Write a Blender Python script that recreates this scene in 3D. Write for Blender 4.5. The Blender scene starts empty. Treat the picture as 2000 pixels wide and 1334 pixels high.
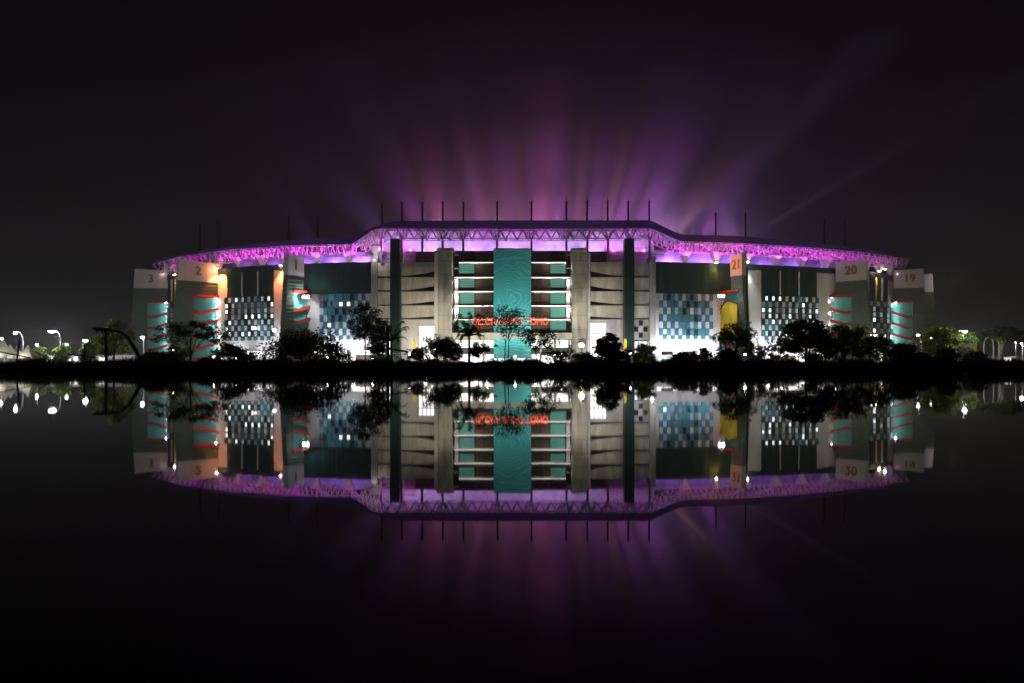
import bpy, bmesh, math, random
from mathutils import Vector, Matrix
random.seed(7)
S = bpy.context.scene
C = S.collection
R = math.radians

# ---------------------------------------------------------------- camera
FX = 1600.0          # focal length in photo pixels (photo 2000 x 1334)
HY = 721.0           # row of the horizon
CZ = 0.5             # eye height above the water
cam_d = bpy.data.cameras.new("camera")
cam = bpy.data.objects.new("camera", cam_d)
C.objects.link(cam)
cam.location = (0, 0, CZ)
cam.rotation_euler = (R(90), 0, 0)
cam_d.sensor_width = 36
cam_d.lens = FX / 2000 * 36
cam_d.shift_y = (HY - 667) / 2000
cam_d.clip_start = 0.1
cam_d.clip_end = 5000
S.camera = cam

# ---------------------------------------------------------------- night sky
W = bpy.data.worlds.new("World")
S.world = W
W.use_nodes = True
nt = W.node_tree
bg = nt.nodes['Background']
tc = nt.nodes.new('ShaderNodeTexCoord')
sx = nt.nodes.new('ShaderNodeSeparateXYZ')
rmp = nt.nodes.new('ShaderNodeValToRGB')
nt.links.new(tc.outputs['Generated'], sx.inputs[0])
nt.links.new(sx.outputs['Z'], rmp.inputs[0])
nt.links.new(rmp.outputs[0], bg.inputs[0])
e = rmp.color_ramp.elements
e[0].position = 0.0; e[0].color = (0.0075, 0.0075, 0.0075, 1)
e[1].position = 0.32; e[1].color = (0.0002, 0.0002, 0.0002, 1)
m_ = e.new(0.13); m_.color = (0.0040, 0.0038, 0.0038, 1)
bg.inputs[1].default_value = 1.0

S.view_settings.view_transform = 'Standard'
S.view_settings.look = 'None'
S.view_settings.exposure = 0
S.view_settings.gamma = 1
S.render.engine = 'CYCLES'
cy = S.cycles
cy.use_denoising = True
cy.max_bounces = 5
cy.diffuse_bounces = 2
cy.glossy_bounces = 3
cy.transmission_bounces = 3
cy.transparent_max_bounces = 6
cy.volume_bounces = 0
cy.sample_clamp_indirect = 3
cy.caustics_reflective = False
cy.caustics_refractive = False
cy.use_light_tree = True

# ---------------------------------------------------------------- materials
def mat(name, col, rough=0.7, metal=0.0, noise=0.0, nscale=1.0, em=None, es=0.0, bump=0.0, nstretch=(1, 1, 1), spec=0.3):
    m = bpy.data.materials.new(name)
    m.use_nodes = True
    n = m.node_tree
    b = n.nodes['Principled BSDF']
    b.inputs['Base Color'].default_value = (*col, 1)
    b.inputs['Roughness'].default_value = rough
    b.inputs['Metallic'].default_value = metal
    b.inputs['Specular IOR Level'].default_value = spec
    if noise or bump:
        t = n.nodes.new('ShaderNodeTexCoord')
        mp = n.nodes.new('ShaderNodeMapping')
        mp.inputs['Scale'].default_value = nstretch
        nz = n.nodes.new('ShaderNodeTexNoise')
        nz.inputs['Scale'].default_value = nscale
        nz.inputs['Detail'].default_value = 6
        n.links.new(t.outputs['Object'], mp.inputs[0])
        n.links.new(mp.outputs[0], nz.inputs['Vector'])
        if noise:
            r = n.nodes.new('ShaderNodeValToRGB')
            r.color_ramp.elements[0].position = 0.3
            r.color_ramp.elements[1].position = 0.7
            r.color_ramp.elements[0].color = (*[c * (1 - noise) for c in col], 1)
            r.color_ramp.elements[1].color = (*[min(1, c * (1 + noise * 0.6)) for c in col], 1)
            n.links.new(nz.outputs[0], r.inputs[0])
            n.links.new(r.outputs[0], b.inputs['Base Color'])
        if bump:
            bp = n.nodes.new('ShaderNodeBump')
            bp.inputs['Strength'].default_value = bump
            n.links.new(nz.outputs[0], bp.inputs['Height'])
            n.links.new(bp.outputs[0], b.inputs['Normal'])
    if em:
        b.inputs['Emission Color'].default_value = (*em, 1)
        b.inputs['Emission Strength'].default_value = es
    return m

M = dict(
    green=mat('green cladding', (0.012, 0.034, 0.029), 0.5, noise=0.35, nscale=0.5, nstretch=(1, 1, .15)),
    teal=mat('teal paint', (0.10, 0.33, 0.31), 0.6, noise=0.2, nscale=0.4),
    tealpanel=mat('teal panel', (0.045, 0.135, 0.16), 0.5, noise=0.3, nscale=0.25),
    slate=mat('slate panel', (0.045, 0.10, 0.15), 0.5, noise=0.3, nscale=0.3),
    louvre=mat('green louvre', (0.085, 0.12, 0.09), 0.6, noise=0.2, nscale=0.5),
    frost=mat('frosted panel', (0.30, 0.35, 0.40), 0.5, noise=0.3, nscale=0.3),
    white=mat('white render', (0.62, 0.60, 0.58), 0.8, noise=0.18, nscale=0.25, nstretch=(1, 1, .35)),
    pale=mat('pale wall', (0.48, 0.45, 0.44), 0.8, noise=0.18, nscale=0.3, nstretch=(1, 1, .3)),
    concrete=mat('grey concrete', (0.34, 0.33, 0.29), 0.85, noise=0.4, nscale=0.7, nstretch=(1, 1, .18)),
    beige=mat('beige concrete', (0.48, 0.45, 0.38), 0.85, noise=0.35, nscale=0.6, nstretch=(1, 1, .25)),
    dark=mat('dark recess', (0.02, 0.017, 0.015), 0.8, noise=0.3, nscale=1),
    brown=mat('brown louvre', (0.15, 0.095, 0.07), 0.6, noise=0.35, nscale=0.8, nstretch=(.3, 1, 4)),
    mullion=mat('mullion', (0.06, 0.05, 0.045), 0.5),
    red=mat('red parapet', (0.40, 0.035, 0.022), 0.6, noise=0.2, nscale=0.6),
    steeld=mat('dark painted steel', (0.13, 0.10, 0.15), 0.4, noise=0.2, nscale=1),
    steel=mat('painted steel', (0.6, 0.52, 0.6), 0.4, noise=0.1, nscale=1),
    fascia=mat('roof fascia', (0.13, 0.06, 0.34), 0.5, noise=0.3, nscale=0.2, nstretch=(.3, 1, 2)),
    roofu=mat('roof sheet', (0.12, 0.11, 0.13), 0.6, noise=0.15, nscale=0.3),
    mast=mat('mast steel', (0.012, 0.010, 0.016), 0.6),
    seat=mat('seating bowl', (0.35, 0.33, 0.40), 0.7, noise=0.3, nscale=0.5),
    gold=mat('gilded numeral', (0.20, 0.11, 0.035), 0.5),
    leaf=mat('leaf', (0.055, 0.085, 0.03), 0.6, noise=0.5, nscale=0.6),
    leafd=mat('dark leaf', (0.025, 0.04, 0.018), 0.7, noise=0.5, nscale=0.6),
    bark=mat('bark', (0.06, 0.045, 0.035), 0.9, noise=0.4, nscale=3, bump=0.3),
    wood=mat('weathered wood', (0.05, 0.04, 0.03), 0.9, noise=0.4, nscale=3, bump=0.3),
    soil=mat('soil bank', (0.03, 0.026, 0.018), 0.95, noise=0.5, nscale=0.5, bump=0.4),
    asphalt=mat('asphalt', (0.05, 0.05, 0.05), 0.9, noise=0.3, nscale=0.4),
    canvas=mat('tent canvas', (0.75, 0.72, 0.66), 0.8, noise=0.08, nscale=0.6),
    yellow=mat('yellow cloth', (0.62, 0.50, 0.04), 0.7, noise=0.45, nscale=0.7, nstretch=(1, 1, .4)),
    grassd=mat('grass', (0.04, 0.055, 0.02), 0.9, noise=0.5, nscale=2),
    carp=mat('white car paint', (0.7, 0.7, 0.72), 0.25, noise=0.04, nscale=1),
    rubber=mat('rubber', (0.02, 0.02, 0.02), 0.8, noise=0.1, nscale=4),
    glass=mat('dark glass', (0.02, 0.025, 0.03), 0.08, noise=0.1, nscale=1),
    cyan=mat('cyan board', (0.10, 0.45, 0.5), 0.6, noise=0.1, nscale=1),
    litw=mat('lit window', (0.8, 0.8, 0.8), 0.5, em=(0.92, 0.97, 1.0), es=1.6),
    litd=mat('dimly lit window', (0.4, 0.45, 0.42), 0.5, em=(0.75, 0.85, 0.8), es=0.28),
    litg=mat('lit green glass', (0.1, 0.3, 0.25), 0.3, em=(0.25, 0.8, 0.62), es=0.20),
    hall=mat('lit hall', (0.8, 0.8, 0.78), 0.6, em=(1.0, 0.97, 0.92), es=1.5),
    bulb=mat('lamp lens', (1, 1, 1), 0.4, em=(0.95, 0.98, 1.0), es=60),
    bulbw=mat('warm lamp lens', (1, 1, 1), 0.4, em=(1.0, 0.82, 0.52), es=60),
    neon=mat('red neon', (0.6, 0.05, 0.02), 0.4, em=(1.0, 0.10, 0.035), es=1.7),
    ledw=mat('white strip light', (1, 1, 1), 0.4, em=(0.9, 1.0, 1.0), es=5),
    ledge=mat('glowing slab edge', (.8, .8, .8), 0.4, em=(1.0, 0.93, 0.86), es=1.5),  # emission stands in for light falling on the slab edges
    ledp=mat('pink strip light', (1, .5, 1), 0.4, em=(1.0, 0.35, 0.95), es=1.6),
    tail=mat('red lamp', (0.6, 0.02, 0.02), 0.4, em=(1.0, 0.03, 0.04), es=1.2),
)

def banner_mat():
    m = mat('teal banner cloth', (0.05, 0.36, 0.34), 0.75)
    n = m.node_tree
    b = n.nodes['Principled BSDF']
    t = n.nodes.new('ShaderNodeTexCoord')
    mp = n.nodes.new('ShaderNodeMapping')
    mp.inputs['Location'].default_value = (-5.5, 0, -27.0)
    nz = n.nodes.new('ShaderNodeTexNoise'); nz.inputs['Scale'].default_value = 0.13; nz.inputs['Detail'].default_value = 1.5
    wv = n.nodes.new('ShaderNodeTexWave'); wv.wave_type = 'RINGS'; wv.rings_direction = 'Y'
    wv.inputs['Scale'].default_value = 0.24; wv.inputs['Distortion'].default_value = 0
    mm = n.nodes.new('ShaderNodeMix'); mm.data_type = 'RGBA'; mm.blend_type = 'ADD'; mm.inputs[0].default_value = 9.0
    mm.clamp_factor = False
    n.links.new(t.outputs['Object'], nz.inputs['Vector']); n.links.new(mp.outputs[0], mm.inputs[6]); n.links.new(nz.outputs['Color'], mm.inputs[7])
    rr = n.nodes.new('ShaderNodeValToRGB')
    rr.color_ramp.elements[0].position = 0.72; rr.color_ramp.elements[0].color = (0.07, 0.47, 0.49, 1)
    rr.color_ramp.elements[1].position = 0.95; rr.color_ramp.elements[1].color = (0.18, 0.60, 0.57, 1)
    n.links.new(t.outputs['Object'], mp.inputs[0]); n.links.new(mm.outputs[2], wv.inputs['Vector'])
    n.links.new(wv.outputs[0], rr.inputs[0]); n.links.new(rr.outputs[0], b.inputs['Base Color'])
    return m
M['banner'] = banner_mat()

def water_mat():
    m = bpy.data.materials.new('still water'); m.use_nodes = True
    n = m.node_tree; b = n.nodes['Principled BSDF']
    b.inputs['Base Color'].default_value = (0.0012, 0.0016, 0.0016, 1)
    b.inputs['Roughness'].default_value = 0.02
    b.inputs['IOR'].default_value = 1.42
    t = n.nodes.new('ShaderNodeTexCoord'); mp = n.nodes.new('ShaderNodeMapping')
    mp.inputs['Scale'].default_value = (0.5, 0.12, 1)
    nz = n.nodes.new('ShaderNodeTexNoise'); nz.inputs['Scale'].default_value = 1.2; nz.inputs['Detail'].default_value = 3
    bp = n.nodes.new('ShaderNodeBump'); bp.inputs['Strength'].default_value = 0.6; bp.inputs['Distance'].default_value = 0.004
    n.links.new(t.outputs['Object'], mp.inputs[0]); n.links.new(mp.outputs[0], nz.inputs['Vector'])
    n.links.new(nz.outputs[0], bp.inputs['Height']); n.links.new(bp.outputs[0], b.inputs['Normal'])
    return m
M['water'] = water_mat()
for k_ in ('leaf', 'leafd'):       # thin leaves let light through
    n = M[k_].node_tree; b = n.nodes['Principled BSDF']; o_ = [x for x in n.nodes if x.type == 'OUTPUT_MATERIAL'][0]
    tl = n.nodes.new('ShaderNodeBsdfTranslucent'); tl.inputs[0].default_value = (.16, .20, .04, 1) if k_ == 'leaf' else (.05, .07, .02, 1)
    mx_ = n.nodes.new('ShaderNodeMixShader'); mx_.inputs[0].default_value = .4
    n.links.new(b.outputs[0], mx_.inputs[1]); n.links.new(tl.outputs[0], mx_.inputs[2]); n.links.new(mx_.outputs[0], o_.inputs['Surface'])

# ---------------------------------------------------------------- helpers
def tag(o, label=None, cat=None, group=None, kind=None):
    if label: o['label'] = label
    if cat: o['category'] = cat
    if group: o['group'] = group
    if kind: o['kind'] = kind
    return o

def empty(name, loc=(0, 0, 0), parent=None):
    o = bpy.data.objects.new(name, None)
    C.objects.link(o); o.location = loc
    o.empty_display_size = 0.5
    if parent: o.parent = parent
    return o

def kids(o):
    return [c for c in C.objects if c.parent == o]

def copy_tree(o, parent=None):
    c = o.copy(); C.objects.link(c); c.parent = parent
    for ch in kids(o):
        copy_tree(ch, c)
    return c

class MB:
    def __init__(s):
        s.v = []; s.f = []; s.m = []; s.mats = []; s.T = None
    def mi(s, k):
        if k not in s.mats: s.mats.append(k)
        return s.mats.index(k)
    def add(s, vs, fs, k):
        o = len(s.v); i = s.mi(k)
        if s.T is not None: vs = [tuple(s.T @ Vector(p)) for p in vs]
        s.v += [tuple(p) for p in vs]
        for f in fs:
            s.f.append([o + j for j in f]); s.m.append(i)
        return s
    def box(s, x0, x1, y0, y1, z0, z1, k):
        v = [(x, y, z) for x in (x0, x1) for y in (y0, y1) for z in (z0, z1)]
        return s.add(v, [(0, 1, 3, 2), (4, 6, 7, 5), (0, 4, 5, 1), (2, 3, 7, 6), (0, 2, 6, 4), (1, 5, 7, 3)], k)
    def hexa(s, bot, top, k):
        return s.add(list(bot) + list(top), [(3, 2, 1, 0), (4, 5, 6, 7), (0, 1, 5, 4), (1, 2, 6, 5), (2, 3, 7, 6), (3, 0, 4, 7)], k)
    def prism(s, pts, y0, y1, k):     # pts in x,z extruded in y
        n = len(pts)
        v = [(x, y0, z) for x, z in pts] + [(x, y1, z) for x, z in pts]
        f = [tuple(range(n)), tuple(reversed(range(n, 2 * n)))] + [(i, i + n, (i + 1) % n + n, (i + 1) % n) for i in range(n)]
        return s.add(v, f, k)
    def tube(s, pts, r, k, n=6, cap=True):
        pts = [Vector(p) for p in pts]
        rs = r if isinstance(r, (list, tuple)) else [r] * len(pts)
        vs = []; fs = []
        for i, p in enumerate(pts):
            d = (pts[min(i + 1, len(pts) - 1)] - pts[max(i - 1, 0)])
            if d.length < 1e-6: d = Vector((0, 0, 1))
            d.normalize()
            a = d.cross(Vector((0, 0, 1)))
            if a.length < 0.05: a = d.cross(Vector((1, 0, 0)))
            a.normalize(); b = d.cross(a)
            for j in range(n):
                t = 2 * math.pi * j / n
                vs.append(p + (a * math.cos(t) + b * math.sin(t)) * rs[i])
        for i in range(len(pts) - 1):
            for j in range(n):
                fs.append((i * n + j, i * n + (j + 1) % n, (i + 1) * n + (j + 1) % n, (i + 1) * n + j))
        if cap:
            fs.append(tuple(range(n))); fs.append(tuple(reversed(range((len(pts) - 1) * n, len(pts) * n))))
        return s.add(vs, fs, k)
    def build(s, name, parent=None, loc=None, smooth=False):
        me = bpy.data.meshes.new(name)
        if loc is not None:
            L = Vector(loc); vs = [tuple(Vector(p) - L) for p in s.v]
        else: vs = s.v
        me.from_pydata(vs, [], s.f)
        for k in s.mats: me.materials.append(M[k])
        me.polygons.foreach_set('material_index', s.m)
        if smooth: me.polygons.foreach_set('use_smooth', [True] * len(s.f))
        me.update()
        bm = bmesh.new(); bm.from_mesh(me); bmesh.ops.recalc_face_normals(bm, faces=bm.faces); bm.to_mesh(me); bm.free()
        o = bpy.data.objects.new(name, me); C.objects.link(o)
        if loc is not None: o.location = loc
        if parent: o.parent = parent
        return o

def PX(px, d): return (px - 1000) * d / FX
def PZ(py, d): return CZ + (HY - py) * d / FX
def P(px, py, d): return Vector((PX(px, d), d, PZ(py, d)))

def light(name, loc, power, col=(1, 1, 1), r=0.3, parent=None, kind='POINT', aim=None, ang=60, blend=0.5):
    l = bpy.data.lights.new(name, kind)
    l.energy = power; l.color = col
    if kind != 'AREA': l.shadow_soft_size = r
    else: l.size = r
    if kind == 'SPOT':
        l.spot_size = R(ang); l.spot_blend = blend
    o = bpy.data.objects.new(name, l); C.objects.link(o); o.location = loc
    o.visible_glossy = False
    if aim is not None:
        o.rotation_euler = (Vector(aim) - Vector(loc)).to_track_quat('-Z', 'Y').to_euler()
    if parent:
        o.parent = parent
        if parent.location.length > 0: o.location = Vector(loc) - parent.location
    return o

def text_mesh(txt, size, depth, k, T, name, parent=None, width=None, bold=0.0, mode='fill'):
    cu = bpy.data.curves.new('t', 'FONT')
    cu.body = txt; cu.size = size; cu.extrude = depth; cu.align_x = 'CENTER'; cu.align_y = 'CENTER'
    cu.offset = bold
    to = bpy.data.objects.new('t', cu); C.objects.link(to)
    dg = bpy.context.evaluated_depsgraph_get()
    me = bpy.data.meshes.new_from_object(to.evaluated_get(dg))
    bpy.data.objects.remove(to); bpy.data.curves.remove(cu)
    xs = [v.co.x for v in me.vertices]
    if width:
        c = (max(xs) + min(xs)) / 2; sc = width / (max(xs) - min(xs))
        for v in me.vertices: v.co.x = (v.co.x - c) * sc
    me.transform(T)
    me.materials.clear(); me.materials.append(M[k])
    o = bpy.data.objects.new(name, me); C.objects.link(o)
    if parent: o.parent = parent
    return o

# ---------------------------------------------------------------- stadium plan
CTL = [(0, 267), (-30, 267), (-46, 267.3), (-67, 271), (-86, 277), (-103, 286), (-118, 296), (-129, 306.5), (-138, 322), (-144, 346), (-146, 385),
       (-141, 430), (-122, 470), (-85, 495), (-40, 505), (0, 507), (45, 505), (92, 495), (131, 470), (152, 430), (158, 385),
       (157, 346), (151, 322), (142, 306), (129, 294.5), (113, 285), (94, 277.5), (73, 271.5), (47, 267.3), (30, 267)]
def catmull(ps, sub=12):
    out = []; n = len(ps)
    for i in range(n):
        p0, p1, p2, p3 = [Vector(ps[(i + k - 1) % n]) for k in range(4)]
        for j in range(sub):
            t = j / sub
            out.append(0.5 * ((2 * p1) + (-p0 + p2) * t + (2 * p0 - 5 * p1 + 4 * p2 - p3) * t * t + (-p0 + 3 * p1 - 3 * p2 + p3) * t ** 3))
    return out
LOOP = catmull(CTL)
NL = len(LOOP)
NRM = []
for i in range(NL):
    t = (LOOP[(i + 1) % NL] - LOOP[i - 1]).normalized()
    NRM.append(Vector((t.y, -t.x)) * 1.0)
if NRM[0].y > 0: NRM = [-n for n in NRM]
def off_pt(i, off): return LOOP[i % NL] + NRM[i % NL] * off
def cv(px, off=0.0):
    """point on the wall line seen in photo column px, pushed outwards by off"""
    target = (px - 1000) / FX
    step = 1 if target < 0 else -1
    i = 0; prev = off_pt(0, off)
    for k in range(NL // 3):
        j = i + step
        cur = off_pt(j, off)
        a = prev.x / prev.y; b = cur.x / cur.y
        if (a - target) * (b - target) <= 0 and abs(a - b) > 1e-9:
            f = (target - a) / (b - a)
            return prev.lerp(cur, f), NRM[i % NL].lerp(NRM[j % NL], f).normalized()
        if step * (b - a) > 0 and k > 3: break
        i = j; prev = cur
    return prev, NRM[i % NL]
def cvz(px, py, off=0.0):
    p, n = cv(px, off)
    return Vector((p.x, p.y, PZ(py, p.y)))

def strip(mb, px0, px1, off, z0, z1, th, k, n=None):
    """curved slab that follows the wall line between two columns"""
    n = n or max(1, int(abs(px1 - px0) / 12))
    for i in range(n):
        a = px0 + (px1 - px0) * i / n; b = px0 + (px1 - px0) * (i + 1) / n
        (pa, na), (pb, nb) = cv(a, 0), cv(b, 0)
        q = [pa + na * off, pb + nb * off, pb + nb * (off - th), pa + na * (off - th)]
        mb.hexa([(v.x, v.y, z0) for v in q], [(v.x, v.y, z1) for v in q], k)

stad = empty('stadium', (0, 267, 1.0))
tag(stad, 'large stadium lit purple under its roof with teal and white facade across the water', 'stadium')
STM = Matrix.Translation((0, -267, -1.0))
def sp(mb, name, label=None, smooth=False):
    o = mb.build(name, stad, smooth=smooth); o.matrix_parent_inverse = STM
    if label: o['label'] = label
    return o
def sub(mb, name, parent, label=None):
    o = mb.build(name, parent)
    if label: o['label'] = label
    return o

# ---------------------------------------------------------------- ground and water
g = MB(); g.add([(-900, 152, 1.0), (900, 152, 1.0), (900, 1200, 1.0), (-900, 1200, 1.0)], [(0, 1, 2, 3)], 'asphalt')
tag(g.build('ground'), 'dark asphalt ground around the stadium', kind='structure')
w = MB(); w.add([(-900, -50, 0), (900, -50, 0), (900, 160, 0), (-900, 160, 0)], [(0, 1, 2, 3)], 'water')
tag(w.build('water'), 'still dark water mirroring the stadium', kind='structure')
bk = MB()
random.seed(3)
nx = 260
rows = []
for j, (yy, zz) in enumerate([(148.5, -0.3), (150.5, 0.35), (152, 0.9), (154, 1.25), (158, 1.3), (163, 1.02), (166, 0.6)]):
    rows.append([(-320 + 640 * i / nx, yy + random.uniform(-.6, .6) + 1.1 * math.sin(i * .37) + .8 * math.sin(i * .93 + 1), zz + random.uniform(-.12, .15) * (j > 0)) for i in range(nx + 1)])
vs = [p for r_ in rows for p in r_]
fs = [(j * (nx + 1) + i, j * (nx + 1) + i + 1, (j + 1) * (nx + 1) + i + 1, (j + 1) * (nx + 1) + i) for j in range(len(rows) - 1) for i in range(nx)]
bk.add(vs, fs, 'soil')
tag(bk.build('bank', smooth=True), 'dark earth bank along the far edge of the water', kind='structure')

# ---------------------------------------------------------------- stadium walls
ZT, ZC, ZK, ZB = 35.3, 25.2, 11.5, 7.3      # wall top, cladding foot, checker foot, base-wall foot
def bay_wall(pale_ranges, clad, checker, full, kind, seed, top_band=True):
    """one bay of the bowl between two stair towers"""
    rnd = random.Random(seed)
    wl = MB()
    strip(wl, full[0], full[1], 0, ZB, ZT, 1.2, 'pale')
    sp(wl, 'outer_wall')
    cl = MB()
    strip(cl, clad[0], clad[1], 0.35, ZC, ZT + 0.15, 0.34, 'green')
    if top_band:
        strip(cl, full[0], clad[0], 0.30, 33.6, ZT + 0.12, 0.29, 'green')
        strip(cl, clad[1], full[1], 0.30, 33.6, ZT + 0.12, 0.29, 'green')
    # standing seams of the sheets
    n = int(abs(clad[1] - clad[0]) / 9)
    for i in range(1, n):
        px = clad[0] + (clad[1] - clad[0]) * i / n
        strip(cl, px - .18, px + .18, 0.41, ZC + .1, ZT, 0.08, 'green', 1)
    sp(cl, 'cladding')
    if kind == 'strips':
        for f in (0.33, 0.67):
            s_ = MB(); px = clad[0] + (clad[1] - clad[0]) * f
            strip(s_, px - 1.0, px + 1.0, 0.6, ZC + .2, 33.5, 0.3, 'pale', 1)
            sp(s_, 'downpipe')
    ck = MB()
    x0, x1 = checker
    w_ = abs(x1 - x0)
    cell = 7.4 if kind == 'blue' else 6.4
    cols = max(4, int(round(w_ / cell)))
    rws = 6 if kind == 'blue' else 7
    hz = (ZC - ZK) / rws
    strip(ck, x0, x1, 0.12, ZK, ZC - .02, 0.11, 'slate' if kind == 'blue' else 'green')
    for r in range(rws):
        for c in range(cols):
            a = x0 + (x1 - x0) * c / cols; b = x0 + (x1 - x0) * (c + 1) / cols
            z1 = ZC - hz * r - 0.04; z0 = z1 - hz + 0.08
            odd = (r + c) % 2
            if kind == 'blue':
                edge = c < 2 or c > cols - 3
                if odd:
                    k = 'tealpanel' if rnd.random() < 0.7 else 'slate'
                    strip(ck, a, b, 0.42, z0, z1, 0.3, k, 1)
                else:
                    q = rnd.random()
                    if q < 0.06: win = MB(); strip(win, a + .8, b - .8, 0.2, z0 + .5, z1 - .4, 0.06, 'litw', 1); sp(win, 'lit_window')
                    elif q < (0.95 if edge else 0.45): strip(ck, a, b, 0.26, z0, z1, 0.12, 'frost' if rnd.random() < .75 else 'pale', 1)
                    elif q < 0.75: strip(ck, a, b, 0.26, z0, z1, 0.12, 'tealpanel', 1)
                    else: strip(ck, a + .2, b - .2, 0.16, z0 + .1, z1 - .1, 0.03, 'glass', 1)
            else:
                rowband = r % 3 == 2
                if (odd and not rowband) or (rowband and c % 2 == 0):
                    q = rnd.random()
                    if q < 0.16 + 0.02 * r: win = MB(); strip(win, a + 1.3, b - 1.3, 0.2, z0 + .3, z1 - .3, 0.06, 'litw', 1); sp(win, 'lit_window')
                    elif q < 0.40: win = MB(); strip(win, a + 1.1, b - 1.1, 0.2, z0 + .2, z1 - .2, 0.06, 'litd', 1); sp(win, 'lit_window')
                    else: strip(ck, a + .3, b - .3, 0.3, z0 + .1, z1 - .1, 0.16, 'frost' if rnd.random() < .6 else 'pale', 1)
                else:
                    strip(ck, a, b, 0.42, z0, z1, 0.3, 'tealpanel' if rnd.random() < .45 else 'green', 1)
    # hanging fringe of panels below the grid
    for c in range(0, cols):
        if c % 2:
            a = x0 + (x1 - x0) * c / cols; b = x0 + (x1 - x0) * (c + 1) / cols
            strip(ck, a, b, 0.42, ZK - 1.3, ZK, 0.3, 'tealpanel', 1)
    sp(ck, 'checker_cladding')
    # plinth ledge
    lg = MB(); strip(lg, full[0], full[1], 0.8, ZB - .5, ZB, 1.9, 'pale'); sp(lg, 'ledge')
    # undercroft: columns, back wall that glows in place of lamps, shutters
    uc = MB(); strip(uc, full[0], full[1], -5.0, 1.0, ZB - .5, 0.3, 'hall'); sp(uc, 'undercroft_glow_wall')
    n = max(2, int(w_ / 28))
    for i in range(n + 1):
        px = full[0] + (full[1] - full[0]) * i / n
        c_ = MB(); strip(c_, px - 1.8, px + 1.8, 0.2, 1.0, ZB - .5, 0.9, 'concrete', 1); sp(c_, 'column')
    for i in range(n):
        if rnd.random() < 0.55:
            a = full[0] + (full[1] - full[0]) * (i + .15) / n; b = full[0] + (full[1] - full[0]) * (i + .85) / n
            s_ = MB(); strip(s_, a, b, -3.0, 1.0, 5.3, 0.15, 'brown' if rnd.random() < .6 else 'pale'); sp(s_, 'shutter')

bay_wall(None, (590, 727), (625, 722), (590, 727), 'blue', 11)
bay_wall(None, (445, 535), (440, 535), (404, 572), 'strips', 12)
bay_wall(None, (330, 352), (322, 352), (316, 380), 'strips', 13)
bay_wall(None, (1281, 1430), (1287, 1392), (1281, 1430), 'blue', 14)
bay_wall(None, (1487, 1594), (1487, 1598), (1444, 1642), 'strips', 15)
bay_wall(None, (1698, 1732), (1690, 1744), (1664, 1762), 'strips', 16)
# rest of the bowl wall round the back
bw = MB()
lo, hi = None, None
idx = [i for i in range(NL)]
iL = min(idx[:NL // 2], key=lambda i: (LOOP[i] - cv(312)[0]).length)
iR = min(idx[NL // 2:], key=lambda i: (LOOP[i] - cv(1764)[0]).length)
for i in range(iL, iR):
    q = [off_pt(i, 0), off_pt(i + 1, 0), off_pt(i + 1, -1.2), off_pt(i, -1.2)]
    bw.hexa([(v.x, v.y, 1) for v in q], [(v.x, v.y, ZC) for v in q], 'pale')
    bw.hexa([(v.x, v.y, ZC) for v in q], [(v.x, v.y, ZT) for v in q], 'green')
sp(bw, 'outer_wall')

# seating bowl and inner gallery wall
sb = MB()
for i in range(0, NL, 2):
    a0, b0 = off_pt(i, -11), off_pt(i + 2, -11)
    a1, b1 = off_pt(i, -48), off_pt(i + 2, -48)
    sb.add([(a0.x, a0.y, 33), (b0.x, b0.y, 33), (b1.x, b1.y, 4), (a1.x, a1.y, 4)], [(0, 1, 2, 3)], 'seat')
sp(sb, 'seating_bowl')
gw = MB()
for i in range(0, NL, 2):
    q = [off_pt(i, -10), off_pt(i + 2, -10), off_pt(i + 2, -10.4), off_pt(i, -10.4)]
    gw.hexa([(v.x, v.y, 33) for v in q], [(v.x, v.y, 40.3) for v in q], 'seat')
    q = [off_pt(i, 0), off_pt(i + 2, 0), off_pt(i + 2, -11), off_pt(i, -11)]
    gw.hexa([(v.x, v.y, 33.2) for v in q], [(v.x, v.y, 33.6) for v in q], 'concrete')
sp(gw, 'gallery_wall')

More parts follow.
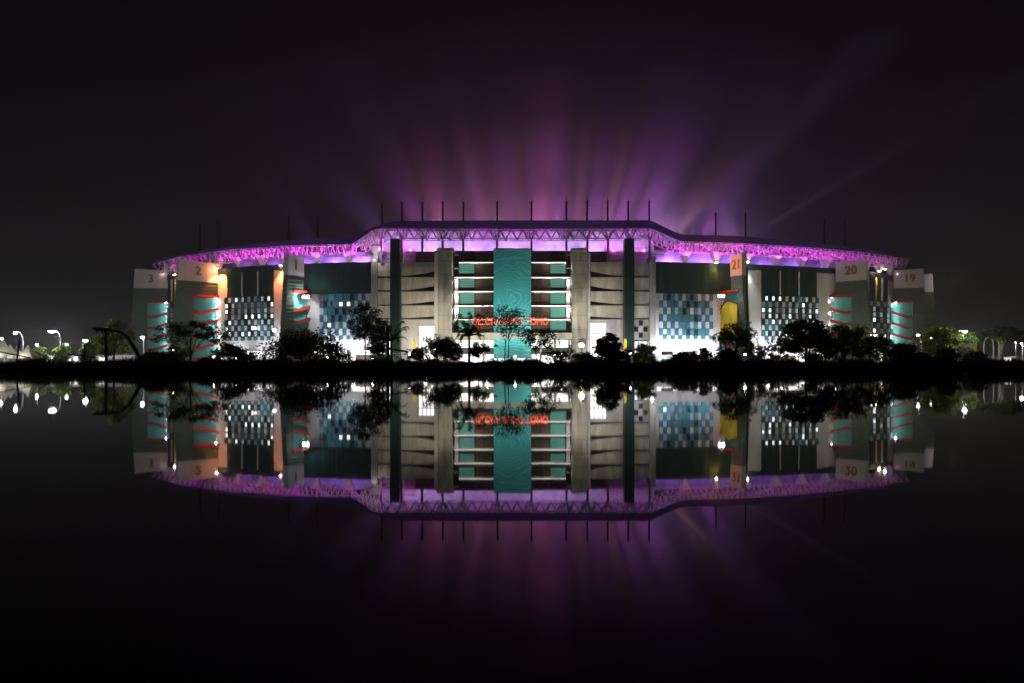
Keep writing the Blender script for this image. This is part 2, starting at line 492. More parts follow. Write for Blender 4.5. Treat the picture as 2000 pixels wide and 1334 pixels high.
# ---------------------------------------------------------------- roof
ROOF = [(285, 515, 519), (350, 497, 501), (450, 482, 487), (560, 469, 479), (640, 464, 477), (688, 462, 476), (712, 452, 461), (728, 444, 448.5), (745, 438, 445.5), (770, 432, 445),
        (850, 431, 445.5), (1000, 430.5, 446), (1270, 430, 445), (1300, 444, 458), (1330, 458, 471), (1400, 459.5, 473), (1460, 462, 475), (1600, 475, 484), (1700, 487, 494), (1788, 504, 508)]
def roof_at(px):
    for (a, t0, b0), (b, t1, b1) in zip(ROOF, ROOF[1:]):
        if a <= px <= b:
            f = (px - a) / (b - a); return t0 + (t1 - t0) * f, b0 + (b1 - b0) * f
    return ROOF[0][1:] if px < ROOF[0][0] else ROOF[-1][1:]
RO = 4.5
fa = MB(); ru = MB()
N = 150
prev = None
for i in range(N + 1):
    px = 285 + (1788 - 285) * i / N
    t, b = roof_at(px)
    p, n = cv(px, RO)
    zt, zb = PZ(t, p.y), PZ(b, p.y)
    pi_ = p - n * 42
    cur = (p, n, zt, zb, pi_)
    if prev:
        (p0, n0, t0, b0, q0), (p1, n1, t1, b1, q1) = prev, cur
        bot = [p0, p1, p1 - n1 * .5, p0 - n0 * .5]
        fa.hexa([(bot[0].x, bot[0].y, b0), (bot[1].x, bot[1].y, b1), (bot[2].x, bot[2].y, b1), (bot[3].x, bot[3].y, b0)],
                [(bot[0].x, bot[0].y, t0), (bot[1].x, bot[1].y, t1), (bot[2].x, bot[2].y, t1), (bot[3].x, bot[3].y, t0)], 'fascia')
        a0, a1 = p0 - n0 * .5, p1 - n1 * .5
        ru.hexa([(a0.x, a0.y, t0 - .5), (a1.x, a1.y, t1 - .5), (q1.x, q1.y, t1 + 1.2), (q0.x, q0.y, t0 + 1.2)],
                [(a0.x, a0.y, t0 - .15), (a1.x, a1.y, t1 - .15), (q1.x, q1.y, t1 + 1.5), (q0.x, q0.y, t0 + 1.5)], 'roofu')
    prev = cur
    if i == 0: FIRST = cur
LAST = prev
# back half of the ring
zmL, zmR = FIRST[2], LAST[2]
iL2 = min(range(NL // 2), key=lambda i: (off_pt(i, RO) - FIRST[0]).length)
iR2 = min(range(NL // 2, NL), key=lambda i: (off_pt(i, RO) - LAST[0]).length)
for i in range(iL2, iR2):
    f = (i - iL2) / (iR2 - iL2)
    z = zmL + (zmR - zmL) * f
    a0, a1, q0, q1 = off_pt(i, RO), off_pt(i + 1, RO), off_pt(i, RO - 42), off_pt(i + 1, RO - 42)
    ru.hexa([(a0.x, a0.y, z - .5), (a1.x, a1.y, z - .5), (q1.x, q1.y, z + 1.2), (q0.x, q0.y, z + 1.2)],
            [(a0.x, a0.y, z - .1), (a1.x, a1.y, z - .1), (q1.x, q1.y, z + 1.5), (q0.x, q0.y, z + 1.5)], 'roofu')
sp(fa, 'roof_fascia'); sp(ru, 'roof')

# edge chord and space frame under the ring roof
def frame_part(px0, px1, nb, depth_px, name, sk='steel'):
    tr = MB(); r_ = 0.15
    nodes = []
    for i in range(nb + 1):
        px = px0 + (px1 - px0) * i / nb
        t, b = roof_at(px)
        p, n = cv(px, RO - 0.3)
        zb = PZ(b, p.y) - 0.1
        nodes.append((p, n, zb, px))
    for i in range(nb):
        (p0, n0, z0, _), (p1, n1, z1, _) = nodes[i], nodes[i + 1]
        dz = depth_px * p0.y / FX
        for off, top in ((0.0, 0), (-4.2, 0.1)):
            a = p0 + n0 * off; c = p1 + n1 * off
            m = (a + c) / 2 - n0 * 1.4
            A = (a.x, a.y, z0 + top); B = (c.x, c.y, z1 + top); Mid = (m.x, m.y, (z0 + z1) / 2 - dz + top)
            tr.tube([A, Mid], r_, sk, 5); tr.tube([Mid, B], r_, sk, 5)
            tr.tube([A, B], r_, sk, 5)
            if i < nb - 1:
                (p2, n2, z2, _) = nodes[i + 2]
                c2 = p2 + n2 * off
                m2 = (c + c2) / 2 - n1 * 1.4
                tr.tube([Mid, (m2.x, m2.y, (z1 + z2) / 2 - dz + top)], r_ * .8, sk, 4)
            if off > -4:
                mm = (a + c) / 2 - n0 * (3.2 + 1.4) + n0 * off * 0
                ai = p0 + n0 * (off - 4.2)
                tr.tube([Mid, (ai.x, ai.y, z0 + top + .1)], r_ * .8, sk, 4)
    o = sp(tr, name); return o
frame_part(290, 688, 40, 19, 'roof_truss')
frame_part(700, 745, 5, 22, 'roof_truss')
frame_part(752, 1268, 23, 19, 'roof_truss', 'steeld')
frame_part(1276, 1330, 5, 20, 'roof_truss')
frame_part(1334, 1784, 42, 18, 'roof_truss')

# inverted-pyramid roof supports with curved arms
def support(px, wtop=2.9, lab=None, h=3.4, arm=True):
    p, n = cv(px, -0.6)
    tn = Vector((-n.y, n.x))
    z0 = ZT + 0.2; z1 = z0 + h
    def ring(w, z): return [(p.x + tn.x * a * w + n.x * b * w, p.y + tn.y * a * w + n.y * b * w, z) for a, b in ((-1, -1), (1, -1), (1, 1), (-1, 1))]
    m = MB()
    m.hexa(ring(.45, z0), ring(wtop / 2, z1 - .35), 'pale')
    m.hexa(ring(wtop / 2 + .08, z1 - .35), ring(wtop / 2 + .08, z1), 'pale')
    o = sp(m, 'roof_support')
    light('support_lamp', (p.x + n.x * 2.6, p.y + n.y * 2.6, z0 + .3), 55, (1, .66, .74), .15)
    if arm:
        a = MB()
        for s_ in (-1, 1):
            pts = []; pts2 = []
            for k in range(9):
                f = k / 8
                q = p + tn * s_ * (0.3 + 1.0 * f) + n * (-17 * f) 
                z = z1 - .1 + 5.2 * math.sin(f * math.pi / 2)
                pts.append((q.x, q.y, z)); pts2.append((q.x + n.x * .5, q.y + n.y * .5, z + 1.1))
            a.tube(pts, 0.26, 'steel', 6)
            if s_ == 1:
                a.tube(pts2, 0.1, 'steel', 5)
                for k in range(8): a.tube([pts[k], pts2[k + 1]], .06, 'steel', 4)
        for s_ in (-1, 1):      # branches up to the roof edge
            t, b = roof_at(px + s_ * 9)
            q, _ = cv(px + s_ * 9, RO - 1)
            a.tube([(p.x + tn.x * s_, p.y + tn.y * s_, z1), (q.x, q.y, PZ(b, q.y))], .13, 'steel', 5)
        c = a.build('support_arm', o)
    return o
for px in (331, 345, 427, 468, 512, 560, 620, 682): support(px)
for px in (1337, 1398, 1457, 1514, 1565, 1612, 1652, 1690, 1717, 1738): support(px)

o = support(735, 2.4, h=5.0, arm=False)
light('end_lamp', (PX(735, 262), 262.5, 37.5), 900, (1, .9, .95), .2)
for px in (752, 786, 800, 1198, 1210, 1250): light('room_lamp', (PX(px, 266), 266.2, 41.8), 420, (1, .08, .8), .2)
# masts on the roof
for px, top, r_ in [(391, 440, .34), (428, 437, .36), (564, 427, .36), (620, 424, .36), (746, 398, .3), (785, 398, .3), (825, 398, .3), (865, 397, .3), (905, 397, .3), (971, 397, .3), (1038, 396, .3), (1106, 396, .3), (1147, 395, .3), (1187, 395, .3), (1227, 395, .3), (1268, 395, .3),
                    (1398, 419, .28), (1456, 420, .28), (1610, 430, .34), (1650, 433, .34)]:
    t, b = roof_at(px)
    p, n = cv(px, RO - 3.5)
    z0 = PZ(t, cv(px, RO)[0].y) - .5; zt = PZ(top, p.y)
    m = MB()
    m.tube([(p.x, p.y, z0), (p.x, p.y, zt)], r_, 'mast', 8)
    m.tube([(p.x, p.y, zt), (p.x, p.y, zt + .5)], [r_ * 1.35, r_ * 1.2], 'mast', 8)
    m.tube([(p.x, p.y, zt + .5), (p.x, p.y, zt + 2.0)], [.07, .03], 'mast', 5)
    sp(m, 'mast')

# ---------------------------------------------------------------- main stand
D = 266.0
def X(px, d=D): return PX(px, d)
def Z(py, d=D): return PZ(py, d)
def bx(mb, x0, x1, yt, yb, y0, y1, k, d=None):
    d = d or y0
    mb.box(X(x0, d), X(x1, d), y0, y1, Z(yb, d), Z(yt, d), k)
# dark backing and core
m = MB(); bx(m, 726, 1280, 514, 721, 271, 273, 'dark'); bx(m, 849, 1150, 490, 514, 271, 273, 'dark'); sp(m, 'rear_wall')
# end pilasters
for a, b in ((725, 737), (1268.5, 1281)):
    m = MB(); bx(m, a, b, 503 if a < 1000 else 500, 705, 265.2, 270.8, 'concrete')
    sp(m, 'pilaster')
# dark green columns reaching the roof
for a, b in ((762, 780.5), (1220.5, 1239)):
    m = MB(); bx(m, a, b, 466, 721, 260.5, 264.5, 'green')
    for i in range(1, 7):
        z = 1 + i * 6.2; m.box(X(a, 260.5) - .04, X(b, 260.5) + .04, 260.46, 264.54, z, z + .12, 'green')
    sp(m, 'green_column', 'dark green column rising past the balconies to the roof')
# grey pylons
for a, b, c0, c1, f0, f1 in ((855, 882.5, 853, 886, 848, 855), (1117.5, 1147, 1115.5, 1146, 1147, 1153)):
    m = MB(); bx(m, a, b, 490, 721, 262, 269, 'concrete'); bx(m, c0, c1, 484, 490, 261.6, 269.2, 'concrete')
    for i in range(1, 10):
        z = i * 4.4; m.box(X(a, 262) - .03, X(b, 262) + .03, 261.97, 262.1, z, z + .07, 'dark')
    sp(m, 'pylon', 'tall grey concrete pylon lit from its foot')
    m = MB(); bx(m, f0, f1, 494, 705, 264.5, 270, 'white'); sp(m, 'pilaster')
lines = [541, 568.5, 596, 623]
# outer balcony stacks
def wedge_stack(xa, xb, wide_at_b):
    hs = [10, 9, 7, 4]
    prev = 512.0
    for i, L in enumerate(lines):
        h = hs[i]
        m = MB()
        yt = prev + 1.0 if i else 512.5
        n = 10; pts = []
        for k in range(n + 1):
            f = k / n
            g_ = f if wide_at_b else 1 - f
            pts.append((X(xa + (xb - xa) * f), Z(L - 1.2 - h * (g_ ** 1.5))))
        poly = [(X(xa), Z(yt)), (X(xb), Z(yt))] + list(reversed(pts))
        m.prism(poly, 266 - .3, 266.3, 'beige')
        if i == 0:
            for yy in (516, 520.5):
                bx(m, xa, xb, yy, yy + .8, 265.62, 265.72, 'concrete')
        for k in range(1, 4):       # panel joints
            px = xa + (xb - xa) * k / 4
            m.box(X(px) - .04, X(px) + .04, 265.66, 265.72, Z(L - 1.5 - h), Z(yt + .5), 'concrete')
        sp(m, 'balcony_parapet')
        s_ = MB(); bx(s_, xa, xb, L - .9, L + .4, 265.4, 270.5, 'mullion'); sp(s_, 'floor_slab')
        prev = L
wedge_stack(781, 848.5, True)
wedge_stack(1153, 1220, False)
def flat_stack(xa, xb):
    prev = 512.0
    for L in lines:
        m = MB(); bx(m, xa, xb, prev + 1.2, L - 1.4, 266.2, 266.6, 'beige')
        sp(m, 'balcony_parapet'); s_ = MB(); bx(s_, xa, xb, L - .9, L + .4, 265.9, 270.5, 'mullion'); sp(s_, 'floor_slab'); prev = L
flat_stack(737, 764); flat_stack(1238, 1268.5)
# dark attic storey over the stacks next to the pylons
m = MB(); bx(m, 811, 849, 492, 512, 268, 269, 'brown'); sp(m, 'attic_wall')
m = MB(); bx(m, 1150, 1190, 492, 512, 268, 269, 'mullion'); sp(m, 'attic_wall')
# ground storeys
def door_wall(xa, xb, litx0, litx1, yl0, yl1):
    m = MB()
    bx(m, xa, min(litx0, litx1) if litx0 > xa + 2 else xa, 624, 705, 266.4, 267, 'pale')
    if litx1 < xb - 2: bx(m, litx1, xb, 624, 705, 266.4, 267, 'pale')
    if litx0 > xa + 2: pass
    bx(m, litx0, litx1, 624, yl0, 266.4, 267, 'pale')
    sp(m, 'entrance_wall')
    w_ = MB(); bx(w_, litx0, litx1, yl0, yl1, 267.0, 267.2, 'litw'); bx(w_, litx0, litx1, yl1 + 2, 702, 267.1, 267.3, 'hall')
    o = sp(w_, 'lit_window')
    f = MB()
    for i in range(5):
        px = litx0 + (litx1 - litx0) * i / 4
        f.box(X(px) - .1, X(px) + .1, 266.7, 266.98, Z(705), Z(yl0), 'mullion' if i % 4 == 0 else 'pale')
    for yy in (yl1, 664, 676, 688): f.box(X(litx0), X(litx1), 266.65, 266.95, Z(yy + 1.5), Z(yy), 'pale')
    f.build('window_frame', o)
door_wall(781, 849, 817, 848, 637, 650)
door_wall(1152, 1220, 1153, 1185, 631, 650)
for xa, xb in ((737, 764), (1238, 1268)):
    m = MB()
    bx(m, xa, xb, 624, 664, 267, 267.4, 'pale'); sp(m, 'entrance_wall')
    for r in range(3):
        for c in range(3):
            if (r + c) % 2:
                q = MB(); x0 = xa + 1 + c * 9
                bx(q, x0, x0 + 7.5, 626 + r * 12, 636 + r * 12, 266.8, 266.98, 'glass'); sp(q, 'window')
    q = MB(); bx(q, xa, xb, 667, 692, 267.5, 267.8, 'litw'); sp(q, 'lit_window')
    q = MB()
    for i in range(4): bx(q, xa + i * 8.5, xa + i * 8.5 + 2, 664, 705, 266.6, 267.2, 'concrete')
    sp(q, 'column')
# central window storeys
slabs = [511.8, 541, 568.5, 596.5, 623.5]
for side in (0, 1):
    def mx(a): return a if side == 0 else 2001.5 - a
    for i, L in enumerate(slabs):
        a, b = sorted((mx(896 if i == 0 else 887), mx(964)))
        s_ = MB(); bx(s_, a, b, L - .2, L + 2.0, 263.6, 268.5, 'white'); sp(s_, 'floor_slab', 'white slab edge lit along its length')
        s_ = MB(); bx(s_, a + .5, b - .5, L + .3, L + 1.5, 263.52, 263.58, 'ledge'); sp(s_, 'slab_edge_glow')  # added glowing strip that stands in for the lit slab edge
        if i < 4:
            top, bot = L + 2.4, slabs[i + 1] - .4
            a, b = sorted((mx(928.5), mx(962.5)))
            w_ = MB(); bx(w_, a, b, top + 1, bot - 2, 266.6, 266.9, 'brown')
            for k in range(7):
                yy = top + 2 + (bot - top - 6) * k / 6
                bx(w_, a + .5, b - .5, yy, yy + .9, 266.3, 266.56, 'brown')
            o = sp(w_, 'louvre_window')
            f = MB()
            for px in (a, (a + b) / 2, b): f.box(X(px) - .12, X(px) + .12, 266.1, 266.28, Z(bot - 2), Z(top + 1), 'mullion')
            f.build('window_frame', o)
            a, b = sorted((mx(896), mx(927)))
            w_ = MB(); bx(w_, a, b, top + .5, bot - (7 if i < 2 else 3), 266.7, 266.9, 'litg')
            o = sp(w_, 'green_window')
            f = MB()
            for k in range(4):
                yy = top + 1.5 + k * 4.0
                f.box(X(a), X(b), 266.4, 266.66, Z(yy + .7), Z(yy), 'tealpanel')
            for px in (a, b): f.box(X(px) - .15, X(px) + .15, 266.3, 266.66, Z(bot - 2), Z(top), 'mullion')
            f.build('window_frame', o)
            a, b = sorted((mx(888), mx(895)))
            if i > 0:
                c_ = MB(); bx(c_, a, b, top, bot, 265.5, 266.3, 'white'); sp(c_, 'fin_wall')
    # attic panel row
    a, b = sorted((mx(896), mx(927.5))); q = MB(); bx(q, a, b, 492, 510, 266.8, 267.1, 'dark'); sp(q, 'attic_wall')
    a, b = sorted((mx(928.5), mx(963))); q = MB(); bx(q, a, b, 492, 510, 266.6, 266.9, 'brown')
    for k in range(5): bx(q, a, b, 494 + k * 3, 495 + k * 3, 266.3, 266.58, 'brown')
    sp(q, 'attic_wall')
    # lowest window level right of the sign
    a, b = sorted((mx(896), mx(927))); q = MB(); bx(q, a, b, 627, 645, 266.7, 266.9, 'litg'); o = sp(q, 'green_window')
    f = MB()
    for k in range(4): f.box(X(a), X(b), 266.4, 266.66, Z(630.8 + k * 4), Z(630 + k * 4), 'tealpanel')
    f.build('window_frame', o)
    a, b = sorted((mx(928.5), mx(963))); q = MB(); bx(q, a, b, 627, 660, 267.6, 267.9, 'brown'); sp(q, 'louvre_window')
    # haunches next to the pylons
    for L in slabs[1:]:
        a, b = sorted((mx(882.5), mx(896)))
        q = MB(); q.prism([(X(a), Z(L + 2)), (X(b), Z(L + 2)), (X(b) if side else X(a), Z(L + 8)), (X(b if side else a), Z(L + 8))][:3] if False else [(X(a), Z(L + 2.2)), (X(b), Z(L + 2.2)), (X(b if side else a), Z(L + 9))], 264.5, 267, 'concrete')
        sp(q, 'corbel')
# canopy and lit entrance hall at ground level
q = MB(); bx(q, 884, 1117, 650, 662, 262, 268, 'beige'); sp(q, 'entrance_canopy')
q = MB(); bx(q, 884, 1117, 664, 679, 268.5, 268.8, 'hall'); sp(q, 'lit_window')
q = MB(); bx(q, 884, 1117, 680, 690, 266, 266.4, 'louvre'); sp(q, 'entrance_wall')
q = MB(); bx(q, 884, 1117, 692, 716, 268.0, 268.3, 'hall'); sp(q, 'lit_window')
for i in range(9):
    px = 888 + i * 28
    q = MB(); bx(q, px - 2, px + 2, 662, 718, 263.5, 264.5, 'concrete'); sp(q, 'column')

# main stand gallery under the roof
q = MB()
q.box(-50, 50, 288, 288.5, 33, 49, 'seat')
q.box(-50, 50, 268, 288, Z(496), Z(496) + .3, 'concrete')
sp(q, 'gallery_wall')
q = MB(); q.box(X(770), X(1270), 264, 300, 46.4, 46.9, 'roofu'); sp(q, 'roof')
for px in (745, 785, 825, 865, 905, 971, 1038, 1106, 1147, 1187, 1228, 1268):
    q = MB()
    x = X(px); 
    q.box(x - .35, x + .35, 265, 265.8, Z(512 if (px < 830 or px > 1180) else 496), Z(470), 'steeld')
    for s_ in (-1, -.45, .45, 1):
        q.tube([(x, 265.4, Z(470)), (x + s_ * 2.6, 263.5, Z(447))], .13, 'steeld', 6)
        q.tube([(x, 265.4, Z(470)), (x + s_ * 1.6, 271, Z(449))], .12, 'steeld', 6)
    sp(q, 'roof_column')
# lattice-screened rooms at each end of the gallery
random.seed(21)
for a, b in ((748, 762), (790, 811), (1187, 1219), (1240, 1266)):
    q = MB(); rows_ = 8; cols_ = max(3, int((b - a) / 3))
    for r in range(rows_):
        for c in range(cols_):
            x0 = a + (b - a) * c / cols_; x1 = a + (b - a) * (c + 1) / cols_; y0 = 478 + 4.2 * r; y1 = y0 + 4.2
            d_ = 267
            if random.random() < .85: q.tube([(X(x0), d_, Z(y0)), (X(x1), d_, Z(y1))], .07, 'steel', 4)
            if random.random() < .85: q.tube([(X(x1), d_, Z(y0)), (X(x0), d_, Z(y1))], .07, 'steel', 4)
    sp(q, 'lattice_screen')
for a, b in ((782, 789), (1181, 1184), (745, 747)):
    q = MB(); bx(q, a, b, 470, 511, 268, 269, 'white'); sp(q, 'fin_wall')

# ---------------------------------------------------------------- stair towers
def tower(outer, inner, side, number, w=1.9, lit=320, top=37.2, stair_frac=0.62, cap_frac=1.0, light_col=(0.75, 1.0, 1.0)):
    """outer/inner: ground points (x, depth) of the visible side face; side -1 left, +1 right"""
    O = Vector(outer); I = Vector(inner)
    u = (I - O); L = u.length; u.normalize()
    n = Vector((-u.y, u.x))
    if n.dot(-O) < 0: n = -n                       # points to the viewer's side
    T = Matrix(((u.x, -n.x, 0, O.x), (u.y, -n.y, 0, O.y), (0, 0, 1, 0), (0, 0, 0, 1)))
    # local: a along face (0 outer .. L inner), b into the tower, z up
    def MBt():
        m_ = MB(); m_.T = T; return m_
    zc = 30.6; zo = 26.2; lean = 2.3
    def le(z): return -lean * (zc - z) / (zc - 1.0)
    s = MBt()
    a1 = L * (1 - stair_frac)
    # outer shaft full height, leaning outwards to the foot
    s.hexa([(le(1), 0, 1), (a1, 0, 1), (a1, w, 1), (le(1), w, 1)], [(le(zc), 0, zc), (a1, 0, zc), (a1, w, zc), (le(zc), w, zc)], 'louvre')
    s.box(a1, L * cap_frac, 0, w, zo, zc, 'louvre')
    z = 1.5
    while z < zc:
        s.box(le(z) - .2, a1 if z < zo else L * cap_frac, -.32, w + .1, z, z + .3, 'louvre'); z += 1.15
    # stair well back wall
    s.box(a1, L + 1.5, w * .62, w, 1, zo, 'teal')
    o = s.build('stair_tower', stad); o.matrix_parent_inverse = STM
    o['label'] = 'stair tower numbered %s with white cap, green louvred shaft and red stair parapets' % number
    LC = L * cap_frac
    c = MBt()
    c.hexa([(-.15, -.2, zc), (LC + .2, -.2, zc), (LC + .2, w + .1, zc), (-.15, w + .1, zc)], [(.25, -.2, top + .5), (LC + .2, -.2, top), (LC + .2, w + .1, top), (.25, w + .1, top + .5)], 'pale')
    sub(c, 'tower_cap', o)
    if number:
        TT = T @ Matrix.Translation((LC * .5, -.26, (zc + top) / 2 + .2)) @ Matrix.Rotation(R(90), 4, 'X')
        if n.dot(Vector((-u.y, u.x))) > 0:
            TT = T @ Matrix.Translation((LC * .5, -.26, (zc + top) / 2 + .2)) @ Matrix(((-1, 0, 0, 0), (0, 0, -1, 0), (0, 1, 0, 0), (0, 0, 0, 1)))
        text_mesh(number, 4.1, .08, 'gold', TT, 'numeral', o, bold=.10)
    r = MBt(); r.box(a1 - .3, L + 1.2, -.5, w * .6, zo - .9, zo, 'red'); sub(r, 'canopy', o)
    lv = 4.0
    k = 0; z = zo - 5.6
    while z > 2.5:
        r = MBt()
        a0_, a9 = a1 + .1, L + .8
        zl, zr = (z - 1.3, z + .6)                        # slopes down to the outer end
        pts = [(a0_, zl), (a0_ + (a9 - a0_) * .25, zl - .1), (a9, zr), (a9, zr + 1.0), (a0_ + (a9 - a0_) * .25, zl + .9), (a0_, zl + 1.0)]
        nn = len(pts)
        vs = [(x_, 0.05, z_) for x_, z_ in pts] + [(x_, 0.3, z_) for x_, z_ in pts]
        r.add(vs, [tuple(range(nn)), tuple(reversed(range(nn, 2 * nn)))] + [(i, i + nn, (i + 1) % nn + nn, (i + 1) % nn) for i in range(nn)], 'red')
        sub(r, 'stair_parapet', o)
        f = MBt()                                              # steps
        for j in range(10):
            x0 = a0_ + (a9 - a0_) * j / 10; x1 = a0_ + (a9 - a0_) * (j + 1) / 10; zz = zl + (zr - zl) * j / 10
            f.box(x0, x1, .32, w * .6, zz - .25, zz, 'pale')
        sub(f, 'stair_flight', o)
        # lamp on the stair well ceiling
        lp = T @ Vector((L - .5, w * .3, z + 4.6))
        b_ = MBt(); b_.box(L - .75, L - .25, w * .3 - .25, w * .3 + .25, z + 4.55, z + 4.8, 'bulb')
        sub(b_, 'stair_lamp', o)
        light('stair_light', T @ Vector((L - .3, -.35, z + 3.2)), lit * .62, light_col, .2)
        z -= lv; k += 1
    return o, T, L
tower((-71.7, 262), (-66.0, 272), -1, '1', lit=420, stair_frac=.78, cap_frac=.6)
tower((-113, 277), (-102.5, 285.5), -1, '2', lit=420)
tower((-140, 303.5), (-128.8, 306), -1, '3', lit=300)
tower((73.7, 262), (68.7, 271.3), 1, '21', lit=110, stair_frac=.84, cap_frac=.48)
tower((119.3, 276), (110.0, 284.0), 1, '20', lit=350, cap_frac=.80)
tower((152.2, 302.5), (142.2, 304.5), 1, '19', lit=350)
tower((164, 319), (152, 321), 1, '18', lit=40)

# yellow house-shaped cloth panel beside the right-hand tower
q = MB()
yl = []
for px, d_, zs in ((1408, 270.6, (655, 606)), (1421, 267.6, (655, 588)), (1442, 263.4, (655, 594))):
    yl.append([(PX(px, d_) - .35, d_ - .15, PZ(zs[0], d_)), (PX(px, d_) - .35, d_ - .15, PZ(zs[1], d_))])
bt = [y[0] for y in yl]; tp = [y[1] for y in yl]
for i in range(2):
    q.hexa([bt[i], bt[i + 1], (bt[i + 1][0] + .2, bt[i + 1][1] + .1, bt[i + 1][2]), (bt[i][0] + .2, bt[i][1] + .1, bt[i][2])],
           [tp[i], tp[i + 1], (tp[i + 1][0] + .2, tp[i + 1][1] + .1, tp[i + 1][2]), (tp[i][0] + .2, tp[i][1] + .1, tp[i][2])], 'yellow')
yb = q.build('banner'); tag(yb, 'yellow house-shaped cloth panel with red top edge on the stair of tower 21', 'banner')
q = MB(); q.tube([(x_ - .1, y_ - .1, z_ + .1) for x_, y_, z_ in tp], .22, 'red', 6); q.build('edge_rail', yb)
light('banner_lamp', (63.5, 262.5, 24), 350, (1, .97, .85), .3)

# hanging teal banner and the red letters
q = MB()
nx_, nz_ = 16, 40
vs = []; 
for j in range(nz_ + 1):
    for i in range(nx_ + 1):
        vs.append((X(964, 263) + (X(1037.5, 263) - X(964, 263)) * i / nx_, 263 + .05 * math.sin(i * 1.3 + j * .15), Z(700, 263) + (Z(486, 263) - Z(700, 263)) * j / nz_))
q.add(vs, [(j * (nx_ + 1) + i, j * (nx_ + 1) + i + 1, (j + 1) * (nx_ + 1) + i + 1, (j + 1) * (nx_ + 1) + i) for j in range(nz_) for i in range(nx_)], 'banner')
bn = empty('hanging_banner', (X(1000.5), 263, 1.0)); 
o = q.build('cloth', bn); o.matrix_parent_inverse = Matrix.Translation((-X(1000.5), -263, -1.0))
sm = o.modifiers.new('thick', 'SOLIDIFY'); sm.thickness = .04
q = MB(); q.tube([(X(963, 263), 263, Z(485.6, 263)), (X(1038.5, 263), 263, Z(485.6, 263))], .14, 'mullion', 8)
o = q.build('hanging_rod', bn); o.matrix_parent_inverse = Matrix.Translation((-X(1000.5), -263, -1.0))
tag(bn, 'tall teal banner with pale contour rings hanging down the middle of the facade', 'banner')
sg = empty('name_sign', (X(996), 261.5, Z(636)))
SGI = Matrix.Translation((-X(996), -261.5, -Z(636)))
T0 = Matrix.Translation((X(996.5, 261.5), 261.5, Z(628.3, 261.5))) @ Matrix.Rotation(R(90), 4, 'X')
o = text_mesh('GELORA BUNG TOMO', 3.3, .12, 'neon', T0, 'lettering', sg, width=X(1070, 261.5) - X(922, 261.5), bold=0.0); o.matrix_parent_inverse = SGI
q = MB()
q.box(X(920), X(1072), 261.7, 261.9, Z(637.2), Z(636.4), 'mullion'); q.box(X(920), X(1072), 261.7, 261.9, Z(621), Z(620.5), 'mullion')
for px in (925, 962, 1040, 1068): q.box(X(px) - .1, X(px) + .1, 261.72, 262.4, Z(650), Z(620.5), 'mullion')
o = q.build('sign_frame', sg); o.matrix_parent_inverse = SGI
tag(sg, 'red glowing letters reading GELORA BUNG TOMO on a frame over the entrance', 'sign')
for px in (925, 1000, 1065): light('sign_light', (X(px), 260, Z(628)), 70, (1, .12, .05), .6)

# ---------------------------------------------------------------- stadium lighting
MAG = (1.0, 0.03, 0.95); VIO = (0.48, 0.20, 1.0); LAV = (0.78, 0.45, 1.0)
def flood(px, off, z, power, col, r=.25, housing=True, up=False, wash=False):
    p, n = cv(px, off)
    if housing:
        q = MB(); q.box(p.x - .3, p.x + .3, p.y - .25, p.y + .25, z - .55, z - .3, 'mast'); sp(q, 'floodlight')
    if wash: return light('flood_lamp', (p.x, p.y, z), power, col, r, kind='SPOT', aim=(p.x - n.x * 6, p.y - n.y * 6, z + 2.5), ang=112, blend=.7)
    if up: return light('flood_lamp', (p.x, p.y, z), power, col, r, kind='SPOT', aim=(p.x, p.y, z + 10), ang=150, blend=.4)
    return light('flood_lamp', (p.x, p.y, z), power, col, r)
for i in range(16):
    px = 312 + i * 25.5; k = min(1, .12 + i / 9)
    p, n = cv(px, 1.8); light('truss_lamp', (p.x, p.y, 37.0), 3300 * k, (1.0, 0.03, 0.9), .15, kind='SPOT', aim=(p.x, p.y, 60), ang=150, blend=.3)
for i in range(18):
    px = 1762 - i * 26; k = min(1, .12 + i / 10)
    p, n = cv(px, 1.8); light('truss_lamp', (p.x, p.y, 37.2), 3300 * k, (1.0, 0.03, 0.9), .15, kind='SPOT', aim=(p.x, p.y, 60), ang=150, blend=.3)
for px, pw in ((470, 900), (530, 1500), (590, 2500), (650, 4200), (705, 5500), (1310, 6500), (1380, 5500), (1440, 3500), (1500, 2200), (1560, 2200), (1620, 1200)): flood(px, -7.5, 35.0, pw * 1.1, VIO)
for x in (-40, -28, -14, 0, 14, 28, 40):
    light('gallery_lamp', (x, 281, 41.5), 6500, LAV, .3)
for x in (-43, -33, -22, -8, 8, 22, 33, 43):
    light('truss_lamp', (x, 267, 39.0), 9000, MAG, .2, kind='SPOT', aim=(x, 267, 60), ang=150, blend=.4)
